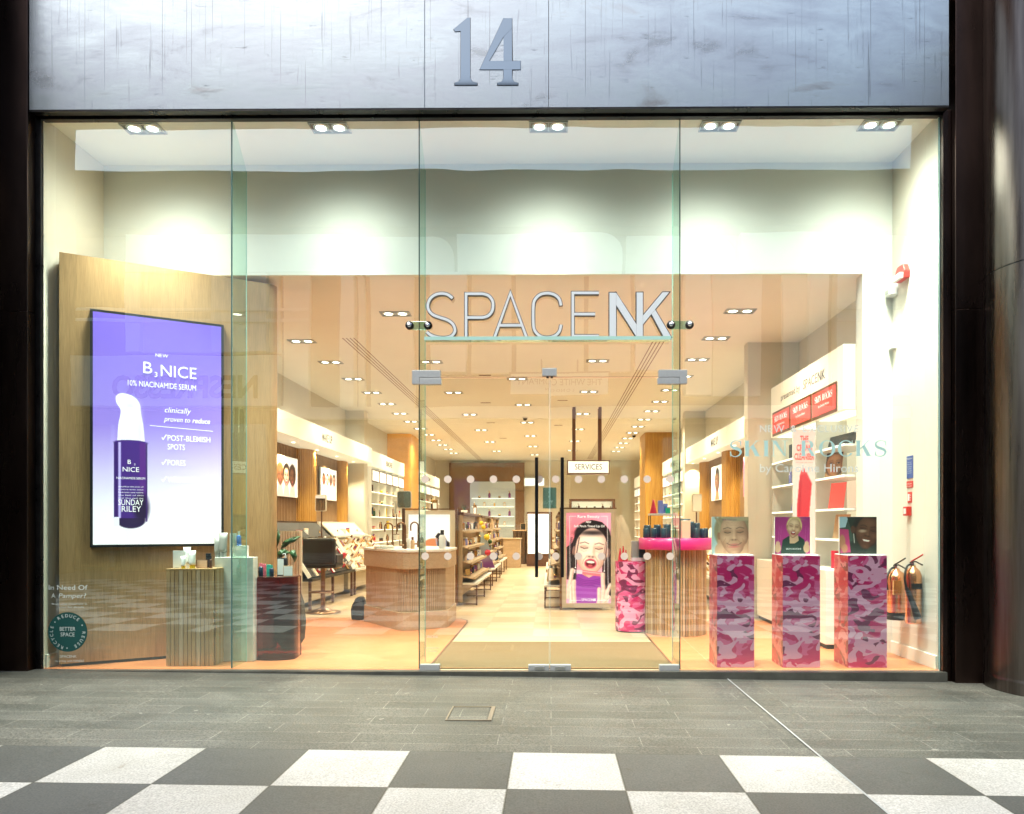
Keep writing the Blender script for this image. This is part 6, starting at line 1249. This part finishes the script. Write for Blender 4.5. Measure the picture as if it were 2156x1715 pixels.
# ---------------------------------------------------------------- the far end
t = thing('brown_feature_wall', 'tall plain brown panel with an arched shelf niche at the far end', 'wall panel', (-2.7, 23.9, 0))
MB().box(-4.27, -1.12, 23.80, 23.99, 0, 3.99).build('panel', 'brown_panel', t)
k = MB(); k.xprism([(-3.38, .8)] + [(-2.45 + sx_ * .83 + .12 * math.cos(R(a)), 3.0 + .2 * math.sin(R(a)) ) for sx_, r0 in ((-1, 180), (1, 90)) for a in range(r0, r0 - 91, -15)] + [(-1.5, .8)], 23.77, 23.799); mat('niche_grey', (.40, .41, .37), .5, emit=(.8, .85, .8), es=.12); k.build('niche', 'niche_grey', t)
for z in (1.35, 1.75, 2.15, 2.5): MB().box(-3.3, -1.55, 23.55, 23.765, z - .02, z).build('shelf', 'shelf_glow', t)
for i in range(16): product(('bottle', 'jar', 'box', 'pump')[i % 4], ('gold', 'plum', 'tan', 'brown_metal')[(i * 3) % 4], ('white_plastic', 'gold')[i % 2], -3.2 + (i % 8) * .21, 23.65, (1.35, 1.75, 2.15, 2.5)[(i // 8) * 2 + (i % 2)], 1.5, 0, 'small product on the lit niche shelves at the far end', 'product', 'products on the arched niche shelves')
t = thing('far_doorway_light', 'bright white light panel at the far end right of the brown wall', 'light panel', (-.7, 23.7, 3.)); MB().box(-1.1, -.3, 23.7, 23.75, 3.03, 3.33).build('panel', 'lightbox', t); MB().box(-1.13, -.27, 23.751, 23.79, 3.0, 3.36).build('frame', 'white_lam', t)
t = thing('far_light_box', 'tall glowing white panel standing near the far end of the aisle', 'light box', (-.3, 17.6, 0)); a0, a1 = at(1130, 1100, 17.6), at(1155, 1160, 17.6); MB().box(a0[0] - .3, a1[0], 17.6, 17.66, a1[1] - .1, 1.75).build('panel', 'lightbox', t); MB().box(a0[0] - .34, a1[0] + .12, 17.661, 17.75, 0, 1.82).build('casing', 'brown_metal', t)
def block(name, label, cat, x0, x1, y0, y1, z1, m, ribs=False):
    t = thing(name, label, cat, ((x0 + x1) / 2, (y0 + y1) / 2, 0)); MB().box(x0, x1, y0, y1, 0, z1 - .03).build('body', m, t, bev=.005); MB().box(x0 - .03, x1 + .03, y0 - .03, y1 + .03, z1 - .029, z1).build('top', 'oak_pale' if not ribs else 'tan', t, bev=.004)
    if ribs:
        for i in range(5): MB().lathe([((x1 - x0) / 11, 0), ((x1 - x0) / 11, z1 - .032)], x0 + (i + .5) * (x1 - x0) / 5, y0, .001, 12).build('rib', 'wood_dark', t)
block('block_counter', 'plain oak block counter far down the aisle', 'counter', -1.55, -1.0, 16.8, 17.6, .95, 'oak_flat'); block('block_counter', 'dark ribbed counter with a pale top behind the oak block', 'counter', -1.35, -.6, 19., 19.8, 1.2, 'wood_dark', True); block('block_counter', 'low pale cabinet beside the dark ribbed counter', 'cabinet', -.55, .1, 19.4, 20., .95, 'oak_pale')
product('card', 'tan', 'black_plastic', -1.0, 19.3, 1.2, 1.6, 0, 'small framed card on the dark ribbed counter'); product('bottle', 'teal', 'white_plastic', -.75, 19.3, 1.2, 1.8, 0, 'pale green bottle on the dark ribbed counter')
t = thing('far_display_frame', 'big brown open display frame with shelves high behind the pink poster', 'shelving', (1.2, 15.2, 0)); k = MB()
for q in ((.55, .62, 15., 15.4, 0, 2.1), (1.85, 1.92, 15., 15.4, 0, 2.1), (.55, 1.92, 15., 15.4, 2.101, 2.16)): k.box(*q)
k.build('frame', 'brown_metal', t); [MB().box(.63, 1.84, 15.02, 15.38, z - .02, z).build('shelf', 'shelf_glow', t) for z in (1.55, 1.82)]; MB().box(.63, 1.84, 15.385, 15.4, 0, 2.09).build('back_panel', 'shelf_white_glow', t)
for i in range(10): product(('bottle', 'pump', 'box')[i % 3], ('brown_metal', 'gold', 'leaf')[(i // 2) % 3], 'gold', .72 + i * .12, 15.2, (1.55, 1.82)[i % 2], 1.0, 0, 'small bottle in the brown display frame', 'product', 'products in the brown display frame')
t = thing('grey_leaf_panel', 'tall grey curved panel standing just right of the pink poster', 'panel', (1.3, 5.6, 0)); k = MB(); a = [at(px, py, 5.6) for px, py in ((1298, 1290), (1298, 1090), (1310, 1084), (1322, 1110), (1336, 1160), (1345, 1230), (1345, 1290))]; k.xprism(a, 5.6, 5.63); k.build('panel', 'frame_cream', t)
for (px, y, z, h, lb) in ((916, 5.9, 1.6, .22, 'small warm lit carton on top of the basin side gondola'), (1000, 12.0, 1.6, .3, 'tall gold box standing on the second basin side gondola')):
    product('box', 'gold', 'lit_white', at(px, 1106, y)[0], y, z, 1.6, 0, lb, None, None, h / .19)
for i, (x, y) in enumerate(((-2.0, 9.9), (.6, 11.6))):
    t = thing('succulent', 'small green spiky plant in a pot on the %s gondola' % ('second basin side' if i == 0 else 'second pink poster side'), 'plant', (x, y, 1.6)); MB().lathe([(0, 0), (.06, 0), (.08, .12), (.07, .12)], x, y, 1.6, 14).build('pot', 'pot', t); k = MB()
    for j_ in range(16): a = j_ * 2.4; r_ = .08 + .08 * (j_ % 3) / 2; k.add([(x + .012 * math.cos(a + 1.6), y + .012 * math.sin(a + 1.6), 1.71), (x - .012 * math.cos(a + 1.6), y - .012 * math.sin(a + 1.6), 1.71), (x + r_ * math.cos(a), y + r_ * math.sin(a), 1.82 + .02 * (j_ % 4))], [(0, 1, 2)])
    k.build('leaves', 'leaf', t)

# ================================================================ ACROSS THE STREET (seen mirrored in the glass)
YO = -13.
def ox_(px): return at(px, 1100, 13.)[0]
t = thing('opposite_building', 'pale building across the street, mirrored in the shop glass', 'building', (-1.5, YO - .5, -.1))
MB().box(-22, 20, YO - 8, YO - .9, -.5, 9.6).build('core', 'opp_dark', t)
MB().box(-22, ox_(583), YO - .35, YO, 4.62, 6.03).build('fascia', 'opp_stone', t); MB().box(ox_(583) + .01, 20, YO - .35, YO - .1, 4.3, 4.62).build('ledge', 'opp_stone', t); MB().box(-22, 20, YO - .89, YO - .45, 4.62, 9.35).build('upper_glass', 'opp_dark', t)
for a_, b_, z0_, z1_, m_ in ((262, 293, 6.15, 9.35, 1), (293, 443, 6.15, 9.35, 0), (443, 557, 6.15, 9.35, 1), (557, 581, 6.15, 9.35, 0), (590, 646, 4.63, 9.35, 0), (715, 742, 4.63, 9.35, 1), (748, 762, 4.63, 9.35, 0), (775, 868, 4.63, 9.35, 0), (905, 980, 5.6, 9.1, 1), (990, 1075, 5.6, 9.1, 0), (1085, 1230, 5.6, 9.0, 0), (1240, 1330, 5.6, 9.1, 0), (1340, 1420, 5.6, 9.1, 1), (1445, 1497, 4.9, 9.1, 1), (1503, 1609, 4.9, 9.1, 0), (1655, 1706, 5.0, 9.35, 0), (1706, 1747, 5.0, 9.35, 1), (1765, 1858, 4.6, 9.35, 1), (1870, 1980, 4.9, 9.35, 0), (1990, 2150, 4.9, 9.35, 0)):
    xa, xb = ox_(a_), ox_(b_); r_ = .04; z1_ = 8.28
    pts = [(xa, z0_), (xb, z0_)] + [(xb - r_ + r_ * math.cos(R(q)), z1_ - r_ + r_ * math.sin(R(q))) for q in range(0, 91, 18)] + [(xa + r_ + r_ * math.cos(R(q)), z1_ - r_ + r_ * math.sin(R(q))) for q in range(90, 181, 18)]
    MB().xprism(pts, YO - .44, YO - (.05 if m_ else .25)).build('wall_panel', 'opp_stone_pale' if m_ else 'opp_stone', t)
for a_, b_, m_ in ((262, 755, 1), (765, 950, 0), (960, 1310, 1), (1320, 1550, 0), (1560, 1860, 1), (1870, 2150, 0)):
    xa, xb = ox_(a_), ox_(b_); r_ = .55; pts = [(xa, 8.3), (xb, 8.3)] + [(xb - r_ + r_ * math.cos(R(q)), 9.35 - r_ + r_ * math.sin(R(q))) for q in range(0, 91, 15)] + [(xa, 9.35)]
    MB().xprism(pts, YO - .44, YO - (.05 if m_ else .25)).build('upper_panel', 'opp_stone_pale' if m_ else 'opp_stone', t)
for z in (6.95, 7.25): MB().box(-13, ox_(650), YO - .049, YO - .0, z, z + .08).box(ox_(1765), 12, YO - .049, YO, z, z + .08).build('rail', 'opp_stone_pale', t)
MB().box(-22, 20, YO - 8, YO - .2, 9.6, 11.15).build('eaves', 'opp_soffit', t)
k = MB()
for i in range(9): k.box(-20 + i * 4.3, -16.6 + i * 4.3, YO - .87, YO - .60, .2, 4.2)
k.build('shop_window', 'opp_glass', t)
o = tag(MB().box(-24, -13.15, YO - .2, YO + .6, -.4, 14).build('opposite_pier', 'opp_dark'), 'dark end pier of the building across the street, on its far side', 'pier')
o = tag(MB().box(9.85, 24, YO - .2, YO + .6, -.4, 14).build('opposite_pier', 'opp_dark'), 'dark end pier of the building across the street, on its near side', 'pier')
o = tag(MB().box(-13.14, 9.84, YO - .2, YO + .4, 12.3, 13.0).build('canopy_beam', 'opp_dark'), 'long dark canopy beam crossing the street side opposite', 'beam')
def rev(Y, mx): return lambda u, v: (-u, Y, v)     # reads correctly from this side of the street
k = MB(); text2d(k, 'NESPRESSO', 8.0, 4.86, 4.0, .62, rev(YO + .02, 0), bold=.035); tag(k.build('shop_name', 'opp_dark', fixn=False), 'dark shop name letters on the fascia across the street', 'sign')
t = thing('opposite_shop_sign', 'framed shop sign across the street reading THE WHITE COMPANY', 'sign', (.25, YO - .04, 4.9)); xa, xb = ox_(1075), ox_(1280)
MB().box(xa, xb, YO - .06, YO - .02, 4.95, 5.52).build('board', 'opp_stone_pale', t); MB().box(xa - .05, xb + .05, YO - .1, YO - .061, 4.90, 5.57).build('frame', 'opp_brown', t); k = MB(); text2d(k, 'THE WHITE COMPANY', -(xa + xb) / 2, 5.22, 2.35, .17, rev(YO - .015, 0), align='c'); text2d(k, 'LONDON', -(xa + xb) / 2, 5.04, .8, .08, rev(YO - .015, 0), align='c', spacing=.3); k.build('lettering', 'opp_brown', t, fixn=False)
MB().box(xa + .8, xa + .84, YO - .06, YO - .02, 5.521, 5.9).box(xb - .84, xb - .8, YO - .06, YO - .02, 5.521, 5.9).build('hanger', 'opp_brown', t)
